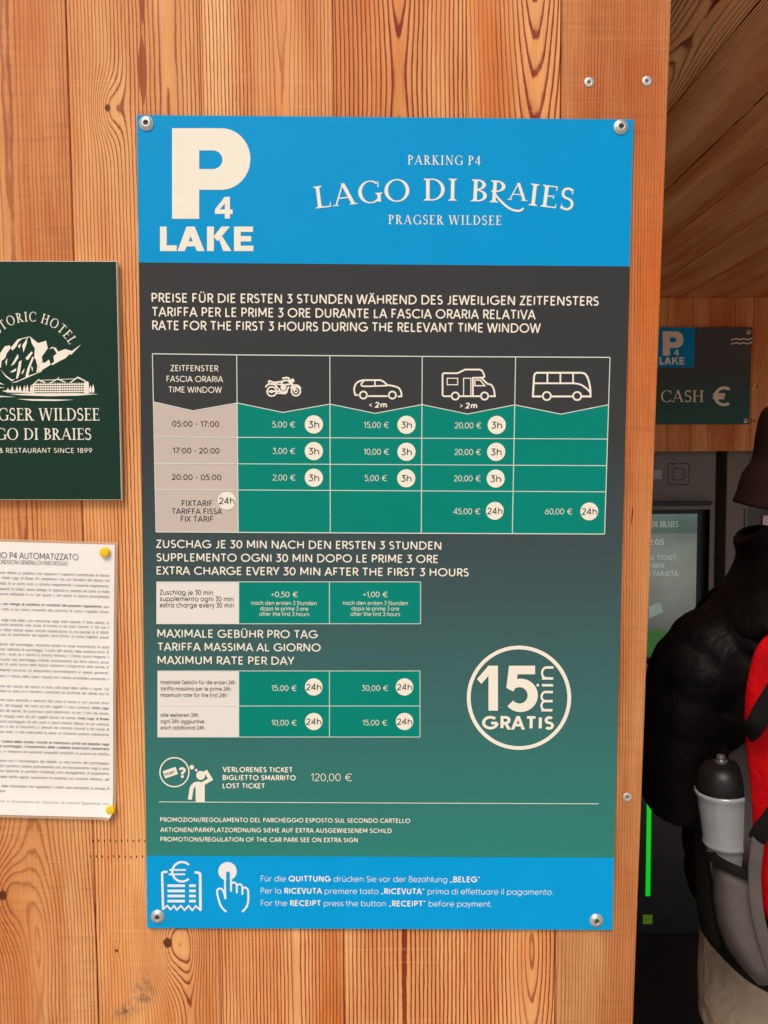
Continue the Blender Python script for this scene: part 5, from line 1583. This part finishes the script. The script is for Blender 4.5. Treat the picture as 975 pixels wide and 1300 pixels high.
add_box(bm, a.x, b.x, YM - 0.003, YM + 0.001, a.z, b.z, bevel=0.002)
from_bm("sensor_window", bm, paint("grey_blue_window", lin(150, 164, 172), 0.25, 0.5), mach)
led = NT("green_light_strip")
led.b.inputs["Emission Strength"].default_value = 1.0
led.b.inputs["Emission Color"].default_value = (0.0, 0.40, 0.006, 1)
led_m = led.out((0.0, 0.25, 0.02), 0.35)
bm = bmesh.new()
a, b = at(820.0, 1138, YM), at(826.2, 1014, YM)
add_box(bm, a.x, at(825.6, 1138, YM).x, YM + 0.001, YM + 0.006, a.z, b.z, bevel=0.001)
from_bm("light_strip", bm, led_m, mach)
led2 = NT("dim_green_lamp")
led2.b.inputs["Emission Strength"].default_value = 0.5
led2.b.inputs["Emission Color"].default_value = (*lin(70, 100, 16), 1)
led2_m = led2.out((0.05, 0.10, 0.01), 0.4)
bm = bmesh.new()
a, b = at(816.5, 1173.5, YM), at(828.6, 1162, YM)
add_box(bm, a.x, b.x, YM + 0.001, YM + 0.006, a.z, b.z, bevel=0.001)
from_bm("indicator_lamp", bm, led2_m, mach)

# second cabinet beside it
xl2, xr2 = zx(921, 700).x, zx(1150, 700).x
m2 = empty("ticket_cabinet", (xl2 + 0.3, YM, 0.03), "grey cabinet with a dark glass slot behind the person's brown hat", "cabinet")
bm = bmesh.new()
g0, g1, gz0, gz1 = zx(949, 700).x, zx(1010, 700).x, zx(960, 690).z, zx(960, 643).z
add_box(bm, xl2, g0, YM, YM + 0.2, 0.03, zt, bevel=0.006)
add_box(bm, g1, xr2, YM, YM + 0.2, 0.03, zt, bevel=0.006)
add_box(bm, g0, g1, YM + 0.0006, YM + 0.2, gz1, zt - 0.007)
add_box(bm, g0, g1, YM + 0.0006, YM + 0.2, 0.037, gz0)
from_bm("cabinet", bm, mgrey, m2)
bm = bmesh.new()
add_box(bm, zx(943.2, 700).x, zx(945, 700).x, YM - 0.0006, YM + 0.001, zx(944, 1000).z, zx(944, 645).z)
from_bm("door_gap", bm, mblack, m2)
bm = bmesh.new()
add_box(bm, g0, g1, YM + 0.02, YM + 0.03, gz0, gz1)
gl = from_bm("glass_slot", bm, paint("dark_green_glass", lin(58, 68, 62), 0.12, 0.5), m2)
bm = bmesh.new()
add_box(bm, zx(969.5, 700).x, zx(985, 700).x, YM + 0.012, YM + 0.0195, zx(960, 675).z, zx(960, 655).z, bevel=0.002)
from_bm("receipt_slip", bm, paint("white_slip", lin(232, 230, 222), 0.6), gl)
# ================================================================== person at the machine, back to the viewer
YP = 0.36
pc = at(1040, 900, YP)
PX, PY = pc.x - 0.01, YP
Z = lambda z: z + (EYE - 1.6) * min(1.0, z / 1.2)          # tall adult
person = empty("person", (PX, PY, 0.004), "person seen from behind in a black puffer jacket, brown bucket hat and beige trousers", "person")
A = lambda px, py, dy=0.0: at(px, py, YP + dy)
skin = paint("skin", lin(206, 158, 130), 0.5, 0.4, mottle=0.05, scale=40)
head_c = Vector((PX + 0.015, PY + 0.01, Z(1.535)))
# --- body: one continuous surface
bm = bmesh.new()
T = lambda *p, **k: add_tube(bm, list(p), **k)
T((PX, PY, Z(0.80), 0.15, 0.10), (PX, PY, Z(0.92), 0.165, 0.11), (PX, PY, Z(1.05), 0.135, 0.095), (PX, PY, Z(1.22), 0.155, 0.105), (PX, PY, Z(1.33), 0.165, 0.095), (PX + 0.005, PY, Z(1.39), 0.07, 0.065), n=24)
T((PX + 0.005, PY - 0.005, Z(1.34), 0.06, 0.06), (PX + 0.01, PY + 0.005, Z(1.42), 0.052, 0.054), (head_c.x, PY + 0.01, Z(1.47), 0.055, 0.06), n=18)
add_ball(bm, head_c, (0.073, 0.092, 0.112))
add_ball(bm, head_c + Vector((0, 0.045, -0.06)), (0.052, 0.055, 0.055))
T((head_c.x, PY + 0.095, Z(1.535), 0.010, 0.010), (head_c.x, PY + 0.122, Z(1.505), 0.016, 0.014), (head_c.x, PY + 0.105, Z(1.495), 0.014, 0.012), n=10)
for s in (-1, 1):
    T((head_c.x + s * 0.072, PY + 0.0, Z(1.51), 0.008, 0.016), (head_c.x + s * 0.082, PY - 0.006, Z(1.535), 0.009, 0.02), (head_c.x + s * 0.078, PY - 0.008, Z(1.558), 0.008, 0.014), n=10)
sh = {-1: A(912, 850), 1: Vector((PX + 0.185, PY, Z(1.325)))}
el = {-1: A(866, 985), 1: Vector((PX + 0.25, PY + 0.02, Z(1.06)))}
ha = {-1: Vector((PX - 0.10, PY + 0.27, Z(1.17))), 1: Vector((PX + 0.13, PY + 0.27, Z(1.16)))}
for s in (-1, 1):
    S_, E_, H_ = sh[s], el[s], ha[s]
    m1 = S_.lerp(E_, 0.5)
    T((*S_, 0.052, 0.055), (*m1, 0.047, 0.047), (*E_, 0.038, 0.038), (*E_.lerp(H_, 0.5), 0.036, 0.036), (*H_, 0.026, 0.023), n=16)
    d = (H_ - E_).normalized()
    side = d.cross(Vector((0, 0, 1))).normalized()
    pal = H_ + d * 0.045
    T((*(H_ - d * 0.01), 0.026, 0.022), (*pal, 0.038, 0.015), (*(H_ + d * 0.085), 0.036, 0.013), n=14, up=(0, 0, 1))
    for i, ln in enumerate((0.062, 0.072, 0.068, 0.052)):
        r0 = H_ + d * 0.08 + side * (0.027 - 0.018 * i)
        k1 = r0 + d * ln * 0.5 + Vector((0, 0, -0.004))
        k2 = r0 + d * ln * 0.9 + Vector((0, 0, -0.018))
        T((*r0, 0.0088, 0.0088), (*k1, 0.0085, 0.0085), (*k2, 0.0072, 0.0072), n=10)
    r0 = H_ + d * 0.03 + side * (0.026 * -s)
    T((*r0, 0.012, 0.012), (*(r0 + d * 0.03 + side * (0.022 * -s)), 0.010, 0.010), (*(r0 + d * 0.055 + side * (0.025 * -s) + Vector((0, 0, -0.006))), 0.008, 0.008), n=10)
for s in (-1, 1):
    T((PX + s * 0.085, PY, Z(0.86), 0.09, 0.095), (PX + s * 0.09, PY, Z(0.66), 0.075, 0.08), (PX + s * 0.092, PY + 0.012, Z(0.45), 0.052, 0.055), (PX + s * 0.092, PY - 0.015, Z(0.30), 0.050, 0.052), (PX + s * 0.092, PY - 0.015, Z(0.09), 0.034, 0.036), n=18)
    T((PX + s * 0.092, PY - 0.05, Z(0.045), 0.032, 0.035), (PX + s * 0.095, PY + 0.04, Z(0.045), 0.038, 0.03), (PX + s * 0.10, PY + 0.15, Z(0.03), 0.036, 0.02), n=14, up=(0, 0, 1))
fused("body", bm, skin, person, 0.005, 4)
# --- hair under the hat
bm = bmesh.new()
add_ball(bm, head_c + Vector((0, -0.018, 0.0)), (0.080, 0.088, 0.098))
from_bm("hair", bm, paint("dark_brown_hair", lin(48, 34, 26), 0.6), person, True)
# --- trousers
kt = NT("beige_cotton")
v_, x_, y_, z_ = kt.coords()
n1 = kt.noise(v_, 16, 3, 0.6, 0.6)
wv = kt.noise(v_, 900, 2)
kt.bump(kt.add(n1, kt.mul(wv, 0.05)), 0.4, 0.03)
beige = kt.out(kt.mix(1.0, lin(178, 154, 130), kt.ramp(wv, [(0.3, 0.9), (0.7, 1.08)]), 'MULTIPLY'), 0.85, Specular_IOR_Level=0.15)
bm = bmesh.new()
hipL = A(903, 1262).x
T((PX, PY, Z(0.72), 0.185, 0.135), (PX, PY, Z(0.84), 0.185, 0.14), (PX, PY, Z(0.97), 0.165, 0.125), (PX, PY, Z(1.02), 0.155, 0.115), n=28)
for s in (-1, 1):
    xo = (hipL + 0.098) if s < 0 else PX + 0.095
    T((xo + 0.01 * -s, PY, Z(0.84), 0.098, 0.125), (xo, PY, Z(0.68), 0.098, 0.118), (xo, PY + 0.01, Z(0.46), 0.080, 0.088), (xo, PY - 0.01, Z(0.26), 0.075, 0.082), (xo, PY - 0.015, Z(0.07), 0.072, 0.08), n=24)
fused("trousers", bm, beige, person, 0.007, 5, (0.008, 0.11))
shoe = paint("dark_shoe", lin(50, 46, 44), 0.6)
for s in (-1, 1):
    bm = bmesh.new()
    xs = PX + s * 0.095
    T((xs, PY - 0.085, Z(0.045), 0.036, 0.030), (xs, PY - 0.03, Z(0.055), 0.044, 0.045), (xs, PY + 0.06, Z(0.05), 0.048, 0.038), (xs + s * 0.006, PY + 0.15, Z(0.036), 0.044, 0.026), (xs + s * 0.006, PY + 0.185, Z(0.03), 0.026, 0.018), n=18, up=(0, 0, 1))
    fused("shoe", bm, shoe, person, 0.006, 4)
# --- puffer jacket
kj = NT("black_puffer_nylon")
v_, x_, y_, z_ = kj.coords()
n1 = kj.noise(v_, 17, 3, 0.55, 0.7)
kj.bump(kj.add(n1, kj.mul(kj.noise(kj.xyz(kj.mul(x_, 14), kj.mul(y_, 14), kj.mul(z_, 60)), 1.0, 3.0, 0.6, 0.6), 0.10)), 0.35, 0.016)
puffer = kj.out(kj.ramp(n1, [(0.3, lin(8, 6, 6)), (0.7, lin(15, 11, 10))]), kj.ramp(n1, [(0.3, 0.45), (0.7, 0.62)]), Specular_IOR_Level=0.11)
bm = bmesh.new()
T((PX, PY, Z(0.90), 0.205, 0.15), (PX, PY, Z(0.98), 0.215, 0.165), (PX, PY, Z(1.10), 0.205, 0.16), (PX, PY, Z(1.22), 0.21, 0.16), (PX, PY, Z(1.31), 0.205, 0.145), (PX + 0.005, PY, Z(1.375), 0.13, 0.11), (PX + 0.01, PY, Z(1.41), 0.10, 0.095), n=36, spans=8, puff=0.05, puffs=9)
for s in (-1, 1):
    S_, E_, H_ = sh[s], el[s], ha[s]
    if s < 0:
        pts = [(*A(936, 815), 0.075, 0.08), (*A(906, 838), 0.088, 0.092), (*A(876, 880), 0.080, 0.084), (*A(866, 930), 0.077, 0.08), (*A(862, 975), 0.072, 0.076), (*A(866, 1000, 0.03), 0.064, 0.066),
               (*E_.lerp(H_, 0.4), 0.062, 0.062), (*E_.lerp(H_, 0.75), 0.055, 0.055), (*E_.lerp(H_, 0.97), 0.038, 0.038)]
    else:
        pts = [(*(S_ + Vector((-0.03, 0, 0.0))), 0.08, 0.085), (*(S_ + Vector((0.03, 0, -0.05))), 0.085, 0.088), (*S_.lerp(E_, 0.5), 0.08, 0.08), (*E_, 0.068, 0.07), (*E_.lerp(H_, 0.4), 0.062, 0.062), (*E_.lerp(H_, 0.75), 0.055, 0.055), (*E_.lerp(H_, 0.97), 0.038, 0.038)]
    add_tube(bm, pts, n=26, spans=8, puff=0.085, puffs=10)
fused("puffer_jacket", bm, puffer, person, 0.0055, 3, (0.008, 0.065))
# stand-up collar and hood gathered round the neck
bm = bmesh.new()
nc = A(1042, 700)
add_lathe(bm, [(0.085, -0.16), (0.212, -0.14), (0.190, -0.10), (0.152, -0.055), (0.134, -0.026), (0.134, -0.008), (0.139, 0.004), (0.135, 0.012), (0.122, 0.013), (0.104, -0.01), (0.09, -0.03)], 40, Matrix.Translation((nc.x, PY, nc.z)) @ Matrix.Diagonal((1, 0.92, 1, 1)), cap=False)
for ve in bm.verts:
    dx = ve.co.x - (nc.x - 0.14)
    up_ = max(0.0, min(1.0, (ve.co.z - nc.z + 0.09) / 0.09))
    ve.co.z += up_ * (max(0.0, min(0.05, (PY + 0.02 - ve.co.y) * 0.45)) + 0.024 * min(1.0, max(0.0, dx) / 0.10) - 0.012 * sin(9 * ve.co.y + 20 * ve.co.x))
    ve.co.x += 0.004 * sin(31 * ve.co.z + 14 * ve.co.y)
hd_ = from_bm("jacket_hood", bm, puffer, person, True)
hd_.modifiers.new("cloth", 'SOLIDIFY').thickness = 0.006
ss = hd_.modifiers.new("soft", 'SUBSURF')
ss.levels = ss.render_levels = 2
# --- bucket hat
kh = NT("brown_cotton_hat")
v_, x_, y_, z_ = kh.coords()
n1 = kh.noise(v_, 700, 2)
kh.bump(n1, 0.3, 0.001)
hatm = kh.out(kh.mix(1.0, lin(44, 25, 20), kh.ramp(n1, [(0.3, 0.85), (0.7, 1.12)]), 'MULTIPLY'), 0.85, Specular_IOR_Level=0.12)
tip = A(934.5, 637)
rim = head_c.x - tip.x - 0.011
bz, cz = tip.z, A(967, 590).z
crr = head_c.x - A(967, 592).x
bm = bmesh.new()
M = Matrix.Translation((head_c.x, head_c.y - 0.0, 0))
add_lathe(bm, [(rim * 0.985, bz - 0.006), (rim, bz), (rim * 0.94, bz + 0.012), (crr + 0.018, cz - 0.012), (crr, cz + 0.002), (crr * 0.985, cz + 0.03), (crr * 0.93, cz + 0.085), (crr * 0.86, cz + 0.102), (crr * 0.6, cz + 0.112), (0, cz + 0.115)], 48, M, cap=False)
hat = from_bm("bucket_hat", bm, hatm, person, True)
for ve in hat.data.vertices:                     # the soft brim waves and dips at the back and side
    c_ = ve.co
    r_ = hypot(c_.x - head_c.x, c_.y - head_c.y)
    if r_ > crr * 1.02:
        a_ = atan2(c_.y - head_c.y, c_.x - head_c.x)
        c_.z += -0.014 * (r_ - crr) / (rim - crr) * (0.5 - 0.5 * cos(2 * (a_ - pi))) + 0.004 * sin(3 * a_)
so = hat.modifiers.new("thickness", 'SOLIDIFY')
so.thickness = 0.0035
ss = hat.modifiers.new("soft", 'SUBSURF')
ss.levels = ss.render_levels = 1

# ================================================================== backpack
red_k = NT("red_nylon")
v_, x_, y_, z_ = red_k.coords()
n1 = red_k.noise(v_, 22, 3, 0.6, 0.5)
red_k.bump(red_k.add(n1, red_k.mul(red_k.noise(v_, 1300, 1), 0.08)), 0.5, 0.02)
red = red_k.out(red_k.ramp(n1, [(0.3, lin(166, 1, 6)), (0.7, lin(192, 2, 10))]), 0.65, Specular_IOR_Level=0.10)
gk = NT("warm_grey_nylon")
v_, x_, y_, z_ = gk.coords()
n1 = gk.noise(v_, 1500, 1)
n2 = gk.noise(v_, 20, 3)
gk.bump(gk.add(gk.mul(n1, 0.1), n2), 0.4, 0.012)
grey = gk.out(gk.mix(1.0, lin(96, 87, 82), gk.ramp(n1, [(0.3, 0.85), (0.7, 1.1)]), 'MULTIPLY'), 0.75, Specular_IOR_Level=0.2)
web = paint("black_webbing", lin(18, 15, 14), 0.75, 0.12, mottle=0.15, scale=400)
by = PY - 0.17                              # bag back panel meets the jacket here
bag = empty("backpack", (PX, by - 0.06, Z(0.9)), "red and grey backpack with black straps worn on the person's back", "backpack")


def Bp(px, py, y):
    return at(px, py, y)


yn, yf_ = by - 0.17, by + 0.0               # outer face, inner face
bxr = PX + 0.19
# grey body: sections over height
bm = bmesh.new()
secs = []
for py, pxn in ((812, 992), (830, 974), (880, 962), (940, 962), (1000, 966), (1080, 968), (1150, 972), (1200, 982), (1240, 994)):
    p = Bp(pxn, py, by - 0.012)
    secs.append((p.x, p.z))
rings = []
for i, (xl_, z) in enumerate(secs):
    tt = i / (len(secs) - 1)
    yin = yf_ - 0.01
    yo = yn + 0.03 + (0.03 * (1 - min(1, tt * 4)) + 0.05 * max(0, tt - 0.8) / 0.2)
    c0 = Vector(((xl_ + bxr) / 2, (yin + yo) / 2, z))
    a_, b_ = (bxr - xl_) / 2, (yin - yo) / 2
    ring = []
    for j in range(36):
        th = 2 * pi * j / 36
        cx_, sy_ = cos(th), sin(th)
        e = 0.42
        ring.append(bm.verts.new((c0.x + a_ * math.copysign(abs(cx_) ** e, cx_), c0.y + b_ * math.copysign(abs(sy_) ** e, sy_), z)))
    rings.append(ring)
for R1, R2_ in zip(rings, rings[1:]):
    for j in range(36):
        bm.faces.new((R1[j], R2_[j], R2_[(j + 1) % 36], R1[(j + 1) % 36]))
bm.faces.new(rings[0])
bm.faces.new(rings[-1][::-1])
bmesh.ops.smooth_vert(bm, verts=bm.verts, factor=0.4)
body = from_bm("main_compartment", bm, grey, bag, True)
# red outer panel, padded
bm = bmesh.new()
outl = [(998, 800), (974, 811), (962, 830), (955, 860), (950, 890), (950, 925), (953, 960), (958, 1000), (961, 1050), (962, 1100), (966, 1135), (974, 1165), (986, 1190)]
Lp = [Bp(*q, yn + 0.02) for q in outl]
g = []
nx_ = 14
for p in Lp:
    row = []
    for i in range(nx_ + 1):
        t = i / nx_
        x = p.x + (bxr - 0.012 - p.x) * t
        bul = (1 - (2 * t - 1) ** 4) * 0.042
        row.append(bm.verts.new((x, yn + 0.035 - bul, p.z + 0.02 * (t * (1 - t)) * (1 if p.z > 1.1 else -1))))
    g.append(row)
for r1, r2 in zip(g, g[1:]):
    for i in range(nx_):
        bm.faces.new((r1[i], r1[i + 1], r2[i + 1], r2[i]))
rp = from_bm("front_panel", bm, red, bag, True)
so = rp.modifiers.new("padding", 'SOLIDIFY')
so.thickness = 0.014
so.offset = 0
ss = rp.modifiers.new("soft", 'SUBSURF')
ss.levels = ss.render_levels = 2
# grey side pocket with black hem
bm = bmesh.new()
rows = []
for py, pxl, pxr in ((1092, 903, 962), (1112, 905, 963), (1140, 906, 964), (1170, 911, 966), (1200, 924, 970), (1228, 945, 978), (1248, 964, 990)):
    row = []
    for i in range(11):
        t = i / 10
        y = by + (-0.05, -0.092, -0.112, -0.122, -0.128, -0.131, -0.133, -0.135, -0.137, -0.139, -0.141)[i]
        px = pxl + (pxr - pxl) * t
        py2 = py + 24 * t if py < 1130 else py + 12 * t * (1248 - py) / 118
        p = at(px, py2, y)
        row.append(bm.verts.new((p.x, y, p.z)))
    rows.append(row)
for r1, r2 in zip(rows, rows[1:]):
    for i in range(10):
        bm.faces.new((r1[i], r1[i + 1], r2[i + 1], r2[i]))
sp = from_bm("side_pocket", bm, grey, bag, True)
so = sp.modifiers.new("cloth", 'SOLIDIFY')
so.thickness = 0.004
# grey side panel of the bag, seen between bottle and red front
bm = bmesh.new()
rows = []
for py, pxl, pxr in ((936, 948, 953), (946, 936, 955), (960, 927, 957), (985, 921, 959), (1020, 916, 961), (1060, 912, 962), (1110, 908, 963)):
    row = []
    for i in range(9):
        t = i / 8
        p = at(pxl + (pxr - pxl) * t, py, by - 0.03 - 0.11 * t)
        row.append(bm.verts.new(p))
    rows.append(row)
for r1, r2 in zip(rows, rows[1:]):
    for i in range(8):
        bm.faces.new((r1[i], r1[i + 1], r2[i + 1], r2[i]))
so = from_bm("side_panel", bm, grey, bag, True).modifiers.new("cloth", 'SOLIDIFY')
so.thickness = 0.004


def strap(name, pts, w, t, parent=bag, mat=web):
    """Flat webbing along 3D points, w wide (in z-ish), t thick."""
    bm = bmesh.new()
    S_ = catmull(pts, 6)
    C_ = [Vector(s) for s in S_]
    rr = []
    for i, c in enumerate(C_):
        d = (C_[min(i + 1, len(C_) - 1)] - C_[max(i - 1, 0)]).normalized()
        view = (c - Vector((0, -DIST, EYE))).normalized()
        s1 = d.cross(view).normalized()
        n_ = s1.cross(d).normalized()
        rr.append([bm.verts.new(c + s1 * w / 2 * a + n_ * t / 2 * b) for a, b in ((-1, -1), (1, -1), (1, 1), (-1, 1))])
    for A1, B1 in zip(rr, rr[1:]):
        for j in range(4):
            bm.faces.new((A1[j], A1[(j + 1) % 4], B1[(j + 1) % 4], B1[j]))
    bm.faces.new(rr[0][::-1])
    bm.faces.new(rr[-1])
    bmesh.ops.bevel(bm, geom=[e for e in bm.edges], offset=t * 0.2, segments=1, affect='EDGES')
    return from_bm(name, bm, mat, parent, True)


strap("pocket_hem", [tuple(at(897, 1076, by - 0.05)), tuple(at(907, 1090, by - 0.105)), tuple(at(925, 1101, by - 0.130)), tuple(at(942, 1108, by - 0.140)), tuple(at(955, 1112, by - 0.146))], 0.014, 0.005)
strap("compression_strap", [tuple(at(924, 948, by - 0.03)), tuple(at(940, 936, by - 0.09)), tuple(at(955, 926, yn - 0.005)), tuple(at(970, 900, yn - 0.018)), tuple(at(990, 868, yn - 0.022))], 0.024, 0.004)
strap("side_strap", [tuple(at(992, 1022, yn - 0.014)), tuple(at(980, 1038, yn - 0.012)), tuple(at(966, 1056, yn - 0.006)), tuple(at(961, 1066, yn + 0.0))], 0.022, 0.005)
strap("edge_piping", [tuple(at(964, 1056, yn - 0.002)), tuple(at(960, 1085, yn + 0.004)), tuple(at(958, 1115, yn + 0.012)), tuple(at(962, 1160, yn + 0.016)), tuple(at(973, 1205, yn + 0.022)), tuple(at(984, 1240, yn + 0.03))], 0.016, 0.007, mat=grey)
# hip belt, and the black base of the bag
bm = bmesh.new()
add_tube(bm, [(*at(890, 1048, by + 0.02), 0.008, 0.02), (*at(893, 1100, by - 0.01), 0.010, 0.022), (*at(897, 1150, by - 0.02), 0.012, 0.026), (*at(903, 1185, by - 0.02), 0.012, 0.030)], n=14, spans=5)
from_bm("hip_belt", bm, web, bag, True)
bm = bmesh.new()
rows = []
for t_ in range(13):
    f_ = t_ / 12
    top = at(899 + 90 * f_, 1150 + 78 * f_ + 14 * sin(pi * f_), by - 0.02 - 0.10 * f_)
    bot_ = at(897 + 88 * f_, 1193 + 72 * f_ + 10 * sin(pi * f_), by - 0.0 - 0.08 * f_)
    row = []
    for k_i in range(7):
        g_ = k_i / 6
        p = Vector(top).lerp(Vector(bot_), g_)
        p.y -= 0.012 * sin(pi * g_)
        row.append(bm.verts.new(p))
    rows.append(row)
for r1, r2 in zip(rows, rows[1:]):
    for i in range(6):
        bm.faces.new((r1[i], r1[i + 1], r2[i + 1], r2[i]))
so = from_bm("base_panel", bm, web, bag, True).modifiers.new("cloth", 'SOLIDIFY')
so.thickness = 0.012
so.offset = 1
for s in (-1, 1):
    bm = bmesh.new()
    xs = PX + s * 0.115
    add_tube(bm, [(xs, by + 0.0, Z(1.30), 0.03, 0.008), (xs, PY - 0.08, Z(1.35), 0.034, 0.012), (xs * 1.0, PY + 0.05, Z(1.37), 0.034, 0.012), (xs + s * 0.012, PY + 0.165, Z(1.27), 0.032, 0.010), (xs + s * 0.03, PY + 0.15, Z(1.08), 0.018, 0.006)], n=14, spans=5)
    from_bm("shoulder_strap", bm, web, bag, True)

# ================================================================== drinking bottle in the side pocket
yb_ = by - 0.075
p0, p1 = at(931, 1150, yb_), at(918.5, 1000, yb_)
axis = (p1 - p0).normalized()
rb = 36.0 * (DIST + yb_) / F_PX
bot = empty("water_bottle", p0, "translucent drinking bottle with black cap in the backpack's side pocket", "bottle")
Q = axis.to_track_quat('Z', 'Y').to_matrix().to_4x4()
M = Matrix.Translation(p0) @ Q
hb = (p1 - p0).length
kb = NT("cloudy_bottle_plastic")
v_, x_, y_, z_ = kb.coords()
bott_m = kb.out(lin(184, 185, 189), 0.16, Transmission_Weight=0.42, Specular_IOR_Level=0.55, Coat_Weight=0.3, Coat_Roughness=0.1)
bm = bmesh.new()
add_lathe(bm, [(0, -0.03), (rb * 0.50, -0.03), (rb * 0.56, -0.02), (rb * 0.60, hb * 0.15), (rb * 0.70, hb * 0.36), (rb * 0.79, hb * 0.50), (rb * 0.81, hb * 0.53), (rb * 0.865, hb * 0.545), (rb * 0.875, hb * 0.56), (rb * 0.86, hb * 0.572),
               (rb * 0.84, hb * 0.585), (rb * 0.88, hb * 0.72), (rb * 0.92, hb * 0.88), (rb * 0.935, hb * 0.93), (rb * 0.97, hb * 0.955), (rb * 1.0, hb * 0.975), (rb * 1.0, hb * 0.99), (rb * 0.93, hb * 1.0)], 48, M, cap=False)
from_bm("bottle_body", bm, bott_m, bot, True)
bm = bmesh.new()
add_lathe(bm, [(rb * 0.92, hb * 0.985), (rb * 0.955, hb * 1.005), (rb * 0.93, hb * 1.06), (rb * 0.84, hb * 1.13), (rb * 0.66, hb * 1.185), (rb * 0.42, hb * 1.21), (rb * 0.19, hb * 1.215), (rb * 0.17, hb * 1.22), (rb * 0.16, hb * 1.25), (0, hb * 1.25)], 40, M, cap=False)
from_bm("bottle_cap", bm, paint("black_cap_plastic", lin(24, 22, 21), 0.45, 0.25), bot, True)
bm = bmesh.new()
add_lathe(bm, [(rb * 0.215, hb * 1.205), (rb * 0.22, hb * 1.225), (rb * 0.20, hb * 1.238), (rb * 0.15, hb * 1.244), (rb * 0.145, hb * 1.268), (rb * 0.11, hb * 1.276), (0, hb * 1.276)], 28, M, cap=False)
from_bm("spout", bm, paint("grey_spout_plastic", lin(78, 75, 72), 0.22, 0.5), bot, True)
